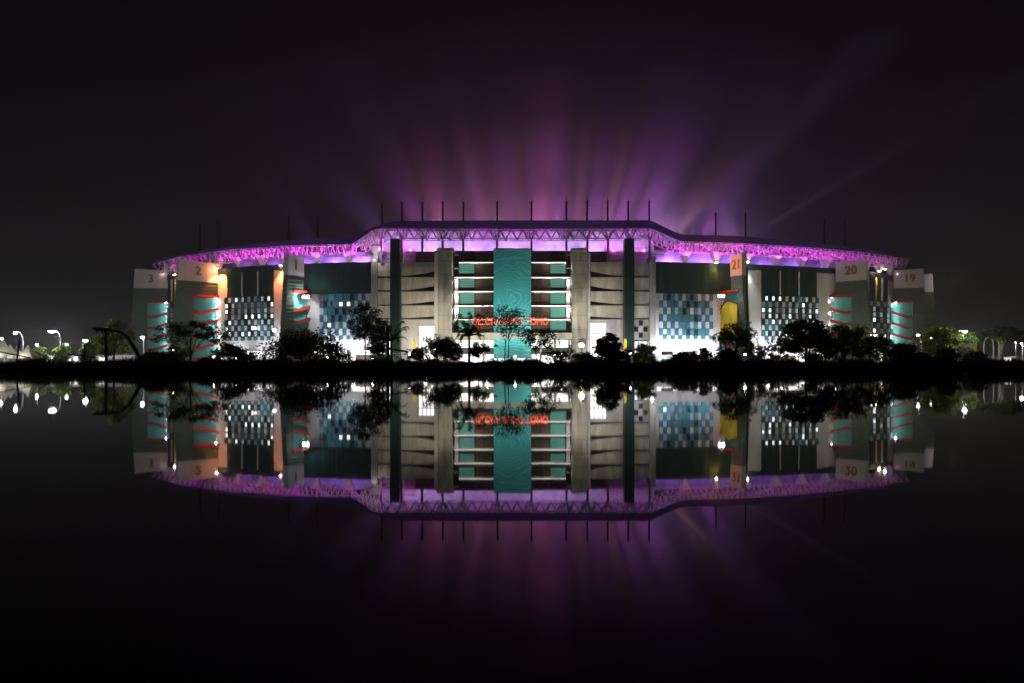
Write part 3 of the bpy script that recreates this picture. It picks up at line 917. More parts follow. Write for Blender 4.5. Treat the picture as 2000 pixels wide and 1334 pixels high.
# facade floodlights: warm at the pylons, cool along the base walls
WARM = (1.0, 0.86, 0.62); COOL = (0.82, 0.88, 1.0)
def facade_lamp(px, py, d, power, col, lens='bulb', size=.45, name='floodlight', label=None, parent=None):
    p = P(px, py, d)
    q = MB(); q.box(p.x - size, p.x + size, d + size * .6, d + size * 1.1, p.z - size * .8, p.z + size * .8, 'mast')
    q.box(p.x - .06, p.x + .06, d + size * .6, d + size * .9, 1, p.z - size * .8, 'mast')
    o = q.build(name)
    l = MB()
    n = 10
    for rr in range(1): 
        vs = [(p.x + size * .85 * math.cos(2 * math.pi * i / n), d + size * .45, p.z + size * .72 * math.sin(2 * math.pi * i / n)) for i in range(n)]
        vs += [(v[0] * .0 + p.x + (v[0] - p.x) * .7, d + size * .2, p.z + (v[2] - p.z) * .7) for v in vs]
        l.add(vs, [(i, (i + 1) % n, (i + 1) % n + n, i + n) for i in range(n)] + [tuple(range(n, 2 * n))], lens)
    l.build('lamp_lens', o)
    tag(o, label, 'floodlight')
    light('flood_lamp', (p.x, d - .1, p.z), power * 1.2, col, .25, kind='SPOT', aim=(p.x, 262, p.z + 11), ang=88, blend=.8)
    light('flood_spill', (p.x, d - .3, p.z), power * .12, col, .25)
    return o
facade_lamp(852, 681, 255, 6500, WARM, 'bulbw', .7, label='warm floodlight at the foot of the left grey pylon')
facade_lamp(1136, 674, 255, 13000, WARM, 'bulbw', .95, label='big warm floodlight glaring at the foot of the right grey pylon')
facade_lamp(1274, 667, 262, 2600, COOL, 'bulb', .45, label='white floodlight at the corner between the main stand and the white base wall')
facade_lamp(1231, 690, 254, 7000, COOL, 'bulb', .3, label='small floodlight at the foot of the right green column')
facade_lamp(1006, 696, 252, 16000, (.8, 1, .95), 'bulb', .3, label='small floodlight at the foot of the teal banner')
for px, pw in ((440, 1400), (500, 1700), (545, 1500), (640, 2600), (690, 3200), (1300, 5200), (1345, 4200), (1390, 4200), (1465, 3000), (1520, 3600), (1580, 2600), (1640, 900), (1720, 900)):
    flood(px, 6.0, 6.2, pw * 2.2, COOL, wash=True)
for px, pw in ((800, 700), (750, 300), (1185, 700), (1255, 350), (930, 500), (1070, 500)):
    light('canopy_lamp', (PX(px, 262), 262, 8.5), pw, (1, .93, .8), .3)
# added forecourt fill floodlights that brighten the whole front
for px, d, pw, col, nm in ((330, 250, 3500, (1, .88, .75), 'outermost added fill floodlight on the left, before tower 2'), (450, 235, 2600, (1, .9, .82), 'added fill floodlight before the left checkered wall with white windows'), (640, 225, 1300, (.8, .9, 1), 'added fill floodlight before the blue-green checkered wall on the left'),
                       (760, 228, 26000, (1, .93, .74), 'added fill floodlight before the left green column'), (872, 232, 40000, (1, .92, .76), 'added fill floodlight before the left grey pylon'), (1000, 226, 18000, (.85, 1, .95), 'added fill floodlight before the teal banner'),
                       (1130, 232, 33000, (1, .95, .86), 'added fill floodlight before the right grey pylon'), (1240, 228, 17000, (1, .95, .88), 'added fill floodlight before the right green column'), (1380, 225, 1500, (.85, .92, 1), 'added fill floodlight before the blue-green checkered wall on the right'),
                       (1550, 235, 2600, (.9, .95, 1), 'added fill floodlight before the right checkered wall with white windows'), (1680, 252, 3500, (.95, 1, .9), 'added fill floodlight before tower 20'), (1800, 268, 3500, (.9, 1, .8), 'outermost added fill floodlight on the right, before tower 19')):
    x = PX(px, d)
    q = MB(); q.tube([(x, d, 1), (x, d, 3.0)], .08, 'mast', 6); q.box(x - .5, x + .5, d - .3, d - .05, 2.6, 3.4, 'mast')
    o = q.build('floodlight'); l = MB(); l.box(x - .42, x + .42, d - .04, d + .0, 2.7, 3.3, 'bulb'); l.build('lamp_lens', o)
    tag(o, nm, 'floodlight', 'added forecourt fill floodlights')
    light('flood_lamp', (x, d + .3, 3.0), pw, col, .3, kind='SPOT', aim=(x, 268, 8.5), ang=68, blend=.75)
# lamps beside the fins and under the slabs
for i, L in enumerate(slabs[:-1]):
    for px in (891, 1110): light('fin_lamp', (X(px), 264.6, Z(L + 12)), 170 + 60 * i, (1, .94, .82), .2)
    for xa, xb in ((900, 960), (1042, 1100)):
        light('slab_lamp', (X((xa + xb) / 2), 264.2, Z(L + 9)), 160, (1, .93, .8), .5)
# coloured lamps under the roof supports
def spot_lamp(px, py, off, power, col, lens, aim_dz=-12, ang=75, label=None):
    p = cvz(px, py, off); _, n = cv(px, off)
    q = MB(); q.box(p.x - .35, p.x + .35, p.y - .3, p.y + .3, p.z + .2, p.z + .7, 'mast')
    o = sp(q, 'spotlight')
    l = MB(); l.box(p.x - .33, p.x + .33, p.y - .28, p.y + .28, p.z - .05, p.z + .19, lens); l.build('lamp_lens', o)
    light('spot_lamp', (p.x, p.y, p.z - .3), power, col, .2, kind='SPOT', aim=(p.x - n.x * 2.0, p.y - n.y * 2.0, p.z + aim_dz), ang=ang, blend=.8)
    light('spot_spill', (p.x, p.y, p.z - .4), power * .04, col, .25)
ORA = (1.0, 0.27, 0.07); AMB = (1.0, 0.30, 0.03)
spot_lamp(423, 524, 2.2, 34000, ORA, 'bulbw', ang=95)
spot_lamp(548, 519, 1.8, 24000, ORA, 'bulbw', ang=90)
spot_lamp(341, 537, 1.5, 5000, AMB, 'bulbw', ang=60)
spot_lamp(1399, 513, 2.0, 9000, AMB, 'bulbw', ang=100)
spot_lamp(1460, 512, 2.0, 12000, (.85, 1, .95), 'bulb', ang=70)
spot_lamp(1717, 530, 1.5, 6000, AMB, 'bulbw', ang=60)
spot_lamp(1728, 526, 1.8, 900, (.7, .75, 1), 'bulb', ang=60)

# ---------------------------------------------------------------- show beams
def beam(px, d, z, lean, tilt, power, col, ang, blend=.9):
    x = PX(px, d)
    v = Vector((math.sin(R(lean)), math.sin(R(tilt)), math.cos(R(lean)))).normalized()
    q = MB(); q.tube([(x, d, z - 1.0), (x, d, z - .3)], [.5, .35], 'mast', 10); q.box(x - .6, x + .6, d - .6, d + .6, z - 1.5, z - 1.0, 'mast')
    sp(q, 'show_light')
    light('show_beam', (x, d, z), power, col, .3, kind='SPOT', aim=Vector((x, d, z)) + v * 10, ang=ang, blend=blend)
PUR = (0.72, 0.17, 1.0); PNK = (1.0, 0.2, 0.68); ORG = (1.0, 0.42, 0.16); BLU = (0.42, 0.28, 1.0)
BP = 7.5e5
for px, lean, col, ang, k, d_ in [(640, -38, BLU, 16, .2, 332), (790, -40, BLU, 19, .35, 330), (850, -25, PUR, 15, .8, 325), (880, -12, PNK, 13, .9, 340), (905, -30, ORG, 8, .6, 330), (950, -9, PUR, 9, .9, 335), (968, -16, ORG, 6, .9, 325),
                              (1000, -4, PUR, 10, .9, 345), (1018, -2, ORG, 5, .9, 330), (1050, 3, PNK, 15, 1.5, 340), (1090, 0, PUR, 11, 1.0, 325), (1120, 6, ORG, 6, 1.1, 330), (1140, 11, PUR, 8, 1.1, 340), (1165, 14, ORG, 7, 1.2, 330),
                              (1185, 20, PUR, 10, 1.9, 325), (1215, 27, PUR, 14, 1.6, 335), (1260, 12, BLU, 14, .5, 330), (1290, 33, ORG, 12, .6, 325), (1350, 30, PUR, 16, .8, 330)]:
    beam(px, d_, 44, lean, ((px * 7) % 23) - 13, BP * k * .58, col, ang * 1.7)
beam(1300, 300, 47.6, 47, 0, 6e5, (.70, .62, 1), 13)
beam(1365, 300, 47.3, 40, 0, 3.5e5, (.55, .35, 1), 10)
beam(1440, 300, 47, 60, 0, 7e5, (.66, .64, 1), 6)
beam(1470, 300, 46.8, 52, 0, 1.6e5, (.45, .3, 1), 12)
for px, k, col in ((850, .8, (.95, .27, .78)), (960, 1.1, (1, .36, .66)), (1070, 1.3, (1, .28, .86)), (1190, 1.1, (.88, .27, .95)), (1300, .9, (.8, .35, 1)), (1420, .5, (.7, .35, 1))):
    light('stage_glow', (PX(px, 325), 325, 48), 2.2e4 * k, col, 2, kind='SPOT', aim=(PX(px, 325), 325, 90), ang=140, blend=1)
    light('stage_glow', (PX(px, 325), 325, 56), 1.7e4 * k, col, 2)

# ---------------------------------------------------------------- trees and shrubs
def leaf_cloud(mb, centers, per, size, k, rnd, flat=1.0):
    """leaf-sized faces scattered through clumps (x, y, z, radius)"""
    for (cx, cy_, cz, cr) in centers:
        for _ in range(per):
            while True:
                v = Vector((rnd.uniform(-1, 1), rnd.uniform(-1, 1), rnd.uniform(-1, 1)))
                if v.length <= 1: break
            p = Vector((cx, cy_, cz)) + Vector((v.x, v.y, v.z * flat)) * cr
            a = Vector((rnd.gauss(0, 1), rnd.gauss(0, 1), rnd.gauss(0, .7))).normalized()
            b = a.cross(Vector((rnd.gauss(0, 1), rnd.gauss(0, 1), rnd.gauss(0, 1)))).normalized()
            l = size * rnd.uniform(.7, 1.5); w_ = l * rnd.uniform(.28, .5)
            mb.add([p - a * l, p + b * w_, p + a * l, p - b * w_], [(0, 1, 2, 3)], k)

def tree(px, top, d, wpx, label, style='round', seed=0, k='leafd', dens=1.0, base=1.0, cat='tree', group=None, name='tree', leaf=.17, crown0=.35, trunk_r=None, lean=0.0, stems=1):
    rnd = random.Random(seed * 77 + 5)
    x = PX(px, d); H = PZ(top, d) - base; Wd = wpx * d / FX / 2
    root = empty(name, (x, d, base)); tag(root, label, cat, group)
    tr = MB(); cr = MB(); cl = []; Wd *= 1.12; leaf *= 1.3
    tr_r = trunk_r or max(.07, H * .022)
    for s_ in range(stems):
        sx_ = (s_ - (stems - 1) / 2) * .5
        tx, ty = sx_ + lean * H * .3 + rnd.uniform(-.3, .3) * (stems > 1) * 3, rnd.uniform(-.2, .2)
        fork = H * crown0
        mid = (sx_ + (tx - sx_) * .5 + rnd.uniform(-.15, .15), ty * .5, fork * .5)
        tr.tube([(sx_, 0, -.3), mid, (tx, ty, fork), (tx * 1.2, ty * 1.3, H * .72)], [tr_r * 1.3, tr_r, tr_r * .8, tr_r * .3], 'bark', 7)
        nb = 7 if style != 'airy' else 6
        for b in range(nb):
            an = b * 2.4 + rnd.uniform(-.4, .4); f = rnd.uniform(.6, 1.0)
            ex, ey = math.cos(an) * Wd * .72 * f, math.sin(an) * Wd * .6 * f
            ez = {'umbrella': H * rnd.uniform(.70, .90), 'round': H * rnd.uniform(.45, .9), 'airy': H * rnd.uniform(.55, .92), 'bush': H * rnd.uniform(.35, .85)}[style]
            z0 = fork * rnd.uniform(.7, 1.2)
            q = Vector((tx, ty, z0)); e_ = Vector((ex, ey, ez)); m_ = q.lerp(e_, .5) + Vector((0, 0, .12 * H * rnd.random()))
            tr.tube([q, m_, e_], [tr_r * .45, tr_r * .3, tr_r * .12], 'bark', 5)
            cl.append((ex, ey, ez, Wd * rnd.uniform(.25, .38)))
            cl.append((m_.x, m_.y, m_.z + H * .05, Wd * rnd.uniform(.18, .3)))
    n_extra = {'umbrella': 34, 'round': 44, 'airy': 14, 'bush': 40}[style]
    for _ in range(n_extra):
        an = rnd.uniform(0, 2 * math.pi); rr = math.sqrt(rnd.random())
        if style == 'umbrella':
            zc_ = H * (1.0 - .22 * rr ** 2 - rnd.uniform(.02, .28)); cl.append((math.cos(an) * rr * Wd * .9, math.sin(an) * rr * Wd * .8, zc_, Wd * rnd.uniform(.10, .2)))
        else:
            lo_ = .18 if style == 'bush' else crown0
            t = rnd.random(); zc_ = H * (lo_ + (1 - lo_) * t * .92)
            e_ = math.sqrt(max(0.05, 1 - (2 * t - .9) ** 2 * .8)) if style != 'bush' else math.sqrt(max(.1, 1 - t * t * .85))
            sp_ = .85 if style != 'airy' else .9
            cl.append((math.cos(an) * rr * Wd * sp_ * e_, math.sin(an) * rr * Wd * .8 * e_, zc_, Wd * rnd.uniform(.12, .24) + .15))
    per = int(dens * {'umbrella': 60, 'round': 85, 'airy': 42, 'bush': 75}[style])
    leaf_cloud(cr, cl, per, leaf, k, rnd, flat=.55 if style == 'umbrella' else .85)
    tr.build('trunk', root); cr.build('crown', root)
    return root

def palm(px, top, d, wpx, label, seed, base=1.0, nf=16, k='leafd', group=None):
    rnd = random.Random(seed)
    x = PX(px, d); H = PZ(top, d) - base; Wd = wpx * d / FX / 2
    root = empty('palm_tree', (x, d, base)); tag(root, label, 'palm', group)
    tr = MB(); tr.tube([(0, 0, -.3), (.08, 0, H * .3), (.02, 0, H * .62)], [.28, .22, .18], 'bark', 8); tr.build('trunk', root)
    cr = MB()
    for f in range(nf):
        an = f * 2.4; up = rnd.uniform(.15, 1.25); L = Wd * rnd.uniform(.8, 1.1)
        pts = []
        for j in range(8):
            t = j / 7
            rr = L * math.sin(min(1.5, t * 1.45)); z = H * .62 + (H * .40 * up) * math.sin(t * 2.0) - .5 * t * t * L * (1.3 - up)
            pts.append(Vector((math.cos(an) * rr, math.sin(an) * rr, z)))
        cr.tube(pts, [.05 - .005 * j for j in range(8)], k, 4)
        for j in range(1, 8):
            dr = (pts[j] - pts[j - 1]).normalized(); sd = dr.cross(Vector((0, 0, 1))).normalized()
            for q in range(4):
                p = pts[j - 1].lerp(pts[j], q / 4); ll = .75 * (1 - .5 * j / 8)
                for s_ in (-1, 1):
                    tip = p + sd * s_ * ll + dr * .3 - Vector((0, 0, .28 * ll + rnd.uniform(0, .2)))
                    cr.add([p - dr * .05, p + dr * .07, tip], [(0, 1, 2)], k)
    cr.build('crown', root)
    return root

tree(372, 626, 158, 140, 'wide flat-crowned tree in front of stair tower 2, its lower left leaves lit yellow', 'umbrella', 1, 'leafd', 1.5, crown0=.3, leaf=.15)
tree(590, 646, 157, 158, 'broad dark leafy bush below stair tower 1', 'bush', 2, 'leafd', 1.6, cat='bush', name='bush', leaf=.2)
tree(450, 672, 158, 80, 'low sparse shrub in front of the checkered wall left of the broad dark bush', 'bush', 31, 'leafd', .7, cat='shrub', name='shrub')
tree(713, 594, 156, 84, 'tall slender dark tree with a thin bare trunk left of the main stand', 'round', 3, 'leafd', .95, crown0=.45, leaf=.16, trunk_r=.11)
palm(764, 634, 154, 78, 'ragged dark palm at the left green column beside the wooden beams', 4)
tree(858, 655, 157, 58, 'young shrub glowing yellow in front of the left pylon floodlight', 'airy', 5, 'leaf', 1.6, cat='shrub', name='shrub', stems=3)
palm(916, 618, 155, 62, 'dense dark palm in front of the entrance, left end of the red letters', 6, nf=30)
tree(988, 594, 156, 92, 'open airy tree with two thin crossing stems before the teal banner', 'airy', 7, 'leafd', 1.2, crown0=.5, stems=2, leaf=.15, trunk_r=.09)
tree(1052, 640, 157, 74, 'small leaning dark tree right of the teal banner foot', 'airy', 8, 'leafd', 1.5, crown0=.45, lean=-.3, trunk_r=.1)
tree(935, 668, 158, 46, 'small rounded dark tree left of the foot of the teal banner', 'airy', 32, 'leafd', 1.3, crown0=.4)
tree(1190, 652, 156, 60, 'dark rounded shrub right of the right grey pylon', 'bush', 9, 'leafd', 1.3, cat='shrub', name='shrub', leaf=.2)
tree(1258, 672, 170, 44, 'little shrub lit bright yellow-green beside the right green column', 'bush', 10, 'leaf', .9, cat='shrub', name='shrub')
tree(1438, 628, 156, 92, 'open leafy tree under the yellow cloth panel', 'airy', 11, 'leaf', 2.3, crown0=.35, leaf=.2)
tree(1420, 680, 157, 60, 'low dark bush at the foot of the open leafy tree', 'bush', 33, 'leafd', .8, cat='bush', name='bush')
tree(1573, 618, 155, 104, 'big dense black round tree in front of the right checkered wall', 'round', 12, 'leafd', 1.7, crown0=.15, leaf=.2)
tree(1648, 634, 158, 100, 'olive leafy tree right of the big black round tree', 'round', 13, 'leaf', 1.3, crown0=.2)
tree(1712, 655, 159, 80, 'olive bushy tree around the glaring warm lamp', 'bush', 14, 'leaf', 1.0)
tree(1765, 672, 158, 70, 'low olive bush under the rightmost red stairs', 'bush', 15, 'leaf', 1.2, cat='bush', name='bush')
tree(1835, 638, 215, 80, 'dim olive tree right of the last stair tower', 'round', 16, 'leaf', 1.0, crown0=.25, leaf=.22)
tree(1893, 645, 222, 44, 'tree lit bright yellow-green by the lamp on the right', 'umbrella', 17, 'leaf', 1.0, crown0=.3, leaf=.22)
tree(1957, 634, 225, 82, 'umbrella-shaped dark tree near the right edge', 'umbrella', 18, 'leafd', 2.0, crown0=.5, leaf=.24)
tree(1790, 690, 160, 60, 'low dark bush at the water edge right of the red stairs', 'bush', 34, 'leafd', .9, cat='bush', name='bush')
tree(222, 622, 215, 84, 'dim olive tree behind the curved boom on the left', 'round', 19, 'leaf', .9, crown0=.25, leaf=.24)
tree(176, 668, 222, 40, 'small tree lit by the low lamp left of the timber rig', 'round', 20, 'leaf', .9, crown0=.2, leaf=.22)
tree(122, 674, 226, 34, 'small lit tree right of the tallest left street lamp', 'round', 21, 'leaf', .8, crown0=.2, leaf=.22)
tree(78, 676, 228, 30, 'small brownish tree beside the white tents', 'round', 22, 'leaf', .8, crown0=.2, leaf=.22)

for i, (px, top, wpx, st, kk, lab) in enumerate((
        (300, 688, 60, 'bush', 'leafd', 'low black bush at the foot of the curved boom'), (478, 684, 56, 'airy', 'leaf', 'thin leafy shrub under the larger round lamp'), (655, 672, 70, 'bush', 'leafd', 'dark bush on the right flank of the broad leafy bush'),
        (738, 655, 56, 'round', 'leafd', 'dark tree between the slender tree and the ragged palm'), (815, 682, 52, 'airy', 'leafd', 'thin shrub left of the glowing yellow shrub'), (884, 668, 44, 'round', 'leafd', 'rounded dark shrub at the foot of the left grey pylon'),
        (1095, 676, 64, 'airy', 'leaf', 'feathery shrub lit from behind left of the right pylon floodlight'), (1140, 690, 54, 'bush', 'leaf', 'low olive shrub under the big warm floodlight'), (1215, 682, 40, 'airy', 'leafd', 'thin dark shrub at the foot of the right green column'),
        (1330, 690, 50, 'bush', 'leafd', 'low black bush before the two kiosks'), (1368, 680, 44, 'airy', 'leafd', 'spiky dark shrub at the right end of the kiosks'), (1478, 676, 60, 'airy', 'leaf', 'thin leafy shrub right of the dark straight post'),
        (1520, 660, 50, 'airy', 'leaf', 'open shrub on the left flank of the big black round tree'), (1612, 652, 60, 'round', 'leafd', 'dark tree on the right flank of the big black round tree'), (345, 676, 60, 'airy', 'leaf', 'leafy shrub glowing yellow at the left foot of the flat-crowned tree'),
        (1905, 688, 60, 'bush', 'leafd', 'low dark bush before the yellow gate post'), (1850, 680, 50, 'bush', 'leafd', 'low dark bush before the dim olive tree on the right'))):
    tree(px, top, 157.5 + (i % 4), wpx, lab, st, 50 + i, kk, {'airy': 1.3, 'bush': .55, 'round': .55}[st], cat='tree' if 'tree' in lab.split(' with')[0] and st == 'round' and 'shrub' not in lab else ('bush' if 'bush' in lab else 'shrub'), name='tree' if lab.startswith('dark tree') else ('bush' if 'bush' in lab.split(' on ')[0].split(' before')[0] else 'shrub'), crown0=.25)
# undergrowth covering the bank
rnd = random.Random(99)
ug = MB()
_rh = random.Random(4)
MOUND = [(_rh.uniform(-135, 135), _rh.uniform(.5, 1.9), _rh.uniform(.8, 2.6)) for _ in range(120)]
def ug_h(x):
    h = .75 + .3 * math.sin(x * .41 + 1) + .25 * math.sin(x * 1.3 + 2)
    m = max([a * math.exp(-((x - c) / w) ** 2) for c, a, w in MOUND if abs(x - c) < 3 * w] or [0])
    return h + m * .55
vs = []; fs = []
for i in range(105000):
    x = rnd.uniform(-135, 135); y = rnd.uniform(149.6, 161) + .5 * math.sin(x * .15)
    zb = .3 if y < 151 else (.9 if y < 152.5 else 1.2)
    h = ug_h(x) * (.55 if y < 152 else 1.0) * rnd.uniform(.35, 1.1) ** 1.3
    if rnd.random() < .6:      # blade
        dx, dy = rnd.gauss(0, .22), rnd.gauss(0, .2); w_ = .035
        b = Vector((x, y, zb)); t = Vector((x + dx, y + dy, zb + h * .95))
        o = len(vs); m_ = b.lerp(t, .5) + Vector((-dx * .2, 0, .08))
        vs += [b - Vector((w_, 0, 0)), b + Vector((w_, 0, 0)), m_ + Vector((w_, 0, 0)), m_ - Vector((w_, 0, 0)), t]
        fs += [(o, o + 1, o + 2, o + 3), (o + 3, o + 2, o + 4)]
    else:
        p = Vector((x, y, zb + h * rnd.random() * .95)); a = Vector((rnd.gauss(0, 1), rnd.gauss(0, 1), rnd.gauss(0, .7))).normalized()
        b = a.cross(Vector((rnd.gauss(0, 1), rnd.gauss(0, 1), rnd.gauss(0, 1)))).normalized()
        l = rnd.uniform(.1, .24); w_ = l * .5; o = len(vs)
        vs += [p - a * l, p + b * w_, p + a * l, p - b * w_]; fs.append((o, o + 1, o + 2, o + 3))
ug.add(vs, fs, 'leafd')
tag(ug.build('undergrowth'), 'black tangle of grass and weeds along the bank', kind='stuff')

# ---------------------------------------------------------------- street lamps
def street_lamp(px, py, d, pole_px, label, power=2500, warm=False, r=.32, col=None):
    h = PZ(py, d); x = PX(px, d); xp = PX(pole_px, d)
    r *= 1.2
    root = empty('street_lamp', (xp, d, 1.0)); tag(root, label, 'street lamp', 'street lamps beside the stadium')
    q = MB(); dx = x - xp; s_ = 1 if dx > 0 else -1
    q.tube([(0, 0, 0), (0, 0, h - 1 - abs(dx) * .9), (dx * .12, 0, h - 1 - abs(dx) * .4), (dx * .4, 0, h - 1 + .1), (dx * .85, 0, h - 1 + .22)], [.13, .10, .09, .07, .06], 'steel', 7)
    q.build('pole', root)
    q = MB(); q.hexa([(dx - .5, -.22, h - 1 + .12), (dx + .5, -.22, h - 1 + .12), (dx + .5, .22, h - 1 + .12), (dx - .5, .22, h - 1 + .12)], [(dx - .35, -.15, h - 1 + .34), (dx + .35, -.15, h - 1 + .34), (dx + .35, .15, h - 1 + .34), (dx - .35, .15, h - 1 + .34)], 'mast')
    q.build('lamp_head', root)
    q = MB()      # bowl lens hanging below the head
    n = 10; rings = [(r, .1), (r * .95, -.1), (r * .6, -.3), (.05, -.36)]
    vv = [(dx + a * math.cos(2 * math.pi * i / n), a * math.sin(2 * math.pi * i / n), h - 1 + z) for a, z in rings for i in range(n)]
    q.add(vv, [(j * n + i, j * n + (i + 1) % n, (j + 1) * n + (i + 1) % n, (j + 1) * n + i) for j in range(len(rings) - 1) for i in range(n)], 'bulbw' if warm else 'bulb')
    q.build('lens', root)
    light('street_light', (x, d, h - .75), power, col or ((1, .8, .5) if warm else (.95, .97, 1)), .3)
street_lamp(102, 647, 228, 118, 'tallest and brightest white street lamp on the left with curved arm', 14000, r=.85)
street_lamp(30, 650, 232, 45, 'white street lamp above the tents on the far left', 3500, r=.35)
street_lamp(167, 665, 224, 172, 'low bright street lamp beside the small lit tree', 4000, r=.5)
street_lamp(72, 673, 250, 75, 'distant small street lamp right of the tents', 900, r=.3)
street_lamp(130, 672, 252, 133, 'distant small street lamp right of the tallest one', 900, r=.28)
street_lamp(3, 661, 226, 8, 'street lamp at the left edge over the first tent', 1800, r=.3)
street_lamp(278, 658, 243, 281, 'white lamp in front of the stairs of tower 3', 2500, r=.45)
street_lamp(1707, 655, 240, 1716, 'glaring warm lamp among the olive trees on the right', 14000, True, r=.75)
street_lamp(1650, 681, 232, 1646, 'small warm lamp low between the trees on the right', 1800, True, r=.38)
street_lamp(1793, 654, 262, 1799, 'small white lamp at the foot of the last red stairs', 900, r=.3)
street_lamp(1819, 659, 258, 1826, 'white lamp right of the last stair tower', 1500, r=.38)
street_lamp(1884, 647, 218, 1868, 'bright white lamp over the yellow-green tree on the right', 6500, r=.5, col=(.95, 1, .8))
street_lamp(1980, 662, 235, 1984, 'white lamp beside the umbrella-shaped tree', 1200, r=.35)
street_lamp(1995, 669, 240, 1997, 'last small white lamp at the right edge', 1200, r=.33)
for px, py, lab in ((499, 641, 'round white lamp on the checkered wall'), (536, 645, 'larger round white lamp at the edge of the checkered wall')):
    p, n_w = cv(px, 1.0); z = PZ(py, p.y); r = .55 if px < 520 else .75
    q = MB(); n = 12
    vv = []; ff = []
    for j in range(1, 6):
        t = math.pi * j / 6
        vv += [(p.x + r * math.sin(t) * math.cos(2 * math.pi * i / n), p.y + r * math.sin(t) * math.sin(2 * math.pi * i / n), z + r * math.cos(t)) for i in range(n)]
    ff = [(j * n + i, j * n + (i + 1) % n, (j + 1) * n + (i + 1) % n, (j + 1) * n + i) for j in range(4) for i in range(n)] + [tuple(range(n)), tuple(range(4 * n, 5 * n))]
    q.add(vv, ff, 'litw'); o = q.build('globe_lamp'); tag(o, lab, 'lamp')
    b = MB(); b.tube([(p.x, p.y + r * .6, z), (p.x + .1, p.y + 1.1, z)], .08, 'mast', 6); b.build('bracket', o)
    light('globe_light', (p.x, p.y - 1.2, z), 250, (.95, .97, 1), .3)
light('tower_fill', (168, 312, 34), 1500, (1, .92, .9), .3)  # added fill light for the rightmost tower cap, without a fixture
light('tower_fill', (68.0, 262, 34.5), 1500, ORA, .2)  # added orange fill on the tower beside the yellow panel
# cluster lamps on the stair towers
for px, py, d, lab, pw in ((597, 580, 266, 'glaring white floodlight pair over the stairs of tower 1', 4200), (1409, 578, 262, 'white twin floodlight over the yellow cloth panel', 1500)):
    p = P(px, py, d)
    o = MB().box(p.x - .9, p.x + .9, p.y + .15, p.y + .4, p.z - .15, p.z + .5, 'mast').build('floodlight'); tag(o, lab, 'floodlight')
    for s_ in (-.55, .55):
        MB().box(p.x + s_ - .42, p.x + s_ + .42, p.y - .05, p.y + .14, p.z - .35, p.z + .35, 'bulb').build('lamp_lens', o)
    light('flood_lamp', (p.x, p.y - .6, p.z), pw, (.88, .96, 1), .3)

# ---------------------------------------------------------------- tents, kiosks, fence, flags
for i, (px, py, d, w_) in enumerate(((6, 662, 198, 5.2), (20, 673, 204, 4.2), (32, 676, 208, 4.0), (55, 674, 200, 4.6))):
    x = PX(px, d); z1 = PZ(py, d); ze = PZ(696, d) 
    root = empty('tent', (x, d, 1.0)); tag(root, ['first and tallest peaked white tent at the left edge', 'second peaked white tent from the left edge', 'third and smallest peaked white tent from the left', 'peaked white tent standing apart on the right of the row'][i], 'tent', 'peaked white tents')
    q = MB(); n = 8; prof = [(1, 0), (.72, .16), (.45, .38), (.22, .66), (.04, 1.0)]
    vv = []
    for f, g_ in prof:
        for a, b in ((-1, -1), (0, -1), (1, -1), (1, 0), (1, 1), (0, 1), (-1, 1), (-1, 0)):
            vv.append((a * f * w_ / 2, b * f * w_ / 2, ze - 1 + (z1 - ze) * g_))
    q.add(vv, [(j * 8 + i_, j * 8 + (i_ + 1) % 8, (j + 1) * 8 + (i_ + 1) % 8, (j + 1) * 8 + i_) for j in range(4) for i_ in range(8)], 'canvas')
    for a, b, c, dd in ((-1, -1, 1, -1), (1, -1, 1, 1), (1, 1, -1, 1), (-1, 1, -1, -1)):
        q.add([(a * w_ / 2, b * w_ / 2, ze - 1), (c * w_ / 2, dd * w_ / 2, ze - 1), (c * w_ / 2, dd * w_ / 2, ze - 1.5), (a * w_ / 2, b * w_ / 2, ze - 1.5)], [(0, 1, 2, 3)], 'canvas')
    q.build('tent_roof', root)
    for a in (-1, 1):
        for b in (-1, 1):
            q = MB(); q.tube([(a * w_ / 2 * .97, b * w_ / 2 * .97, 0), (a * w_ / 2 * .97, b * w_ / 2 * .97, ze - 1)], .05, 'steel', 5); q.build('leg', root)
    light('tent_lamp', (x, d - 3.5, 4.2), 260, (1, .93, .78), .3)
for px, d, lab, kk in ((1303, 190, 'small kiosk with brown roof and cyan counter below the right base wall', 'cyan'), (1345, 190, 'small kiosk with brown roof and pale counter beside the cyan one', 'pale')):
    x = PX(px, d); root = empty('kiosk', (x, d, 1.0)); tag(root, lab, 'kiosk', 'kiosks in the forecourt')
    hh = PZ(686, d) - 1
    MB().box(-1.2, 1.2, -1, 1, hh - .8, hh, 'brown').build('roof', root)
    MB().box(-1.1, 1.1, -.9, .9, 0, 1.9, kk).build('counter', root)
    for a in (-1, 1): MB().box(a - .06, a + .06, -.9, -.8, 1.9, hh - .8, 'steel').build('post', root)
    light('kiosk_lamp', (x, d - 2.5, 3), 120, (1, .95, .9), .3)
def fence(px0, px1, d, z1, label, col='pale'):
    x0, x1 = PX(px0, d), PX(px1, d)
    root = empty('fence', ((x0 + x1) / 2, d, 1.0)); tag(root, label, 'fence')
    c = (x0 + x1) / 2
    q = MB()
    for z in (z1, z1 - .5, 1.2): q.box(x0 - c, x1 - c, -.04, .04, z - 1 - .05, z - 1 + .05, col)
    n = int((x1 - x0) / .55)
    for i in range(n): xx = x0 - c + (x1 - x0) * i / n; q.box(xx, xx + .05, -.03, .03, .2, z1 - 1, col)
    q.build('rail_panel', root)
    n = int((x1 - x0) / 4)
    for i in range(n + 1):
        xx = x0 - c + (x1 - x0) * i / n; MB().box(xx - .09, xx + .09, -.09, .09, 0, z1 - .9, col).build('post', root)
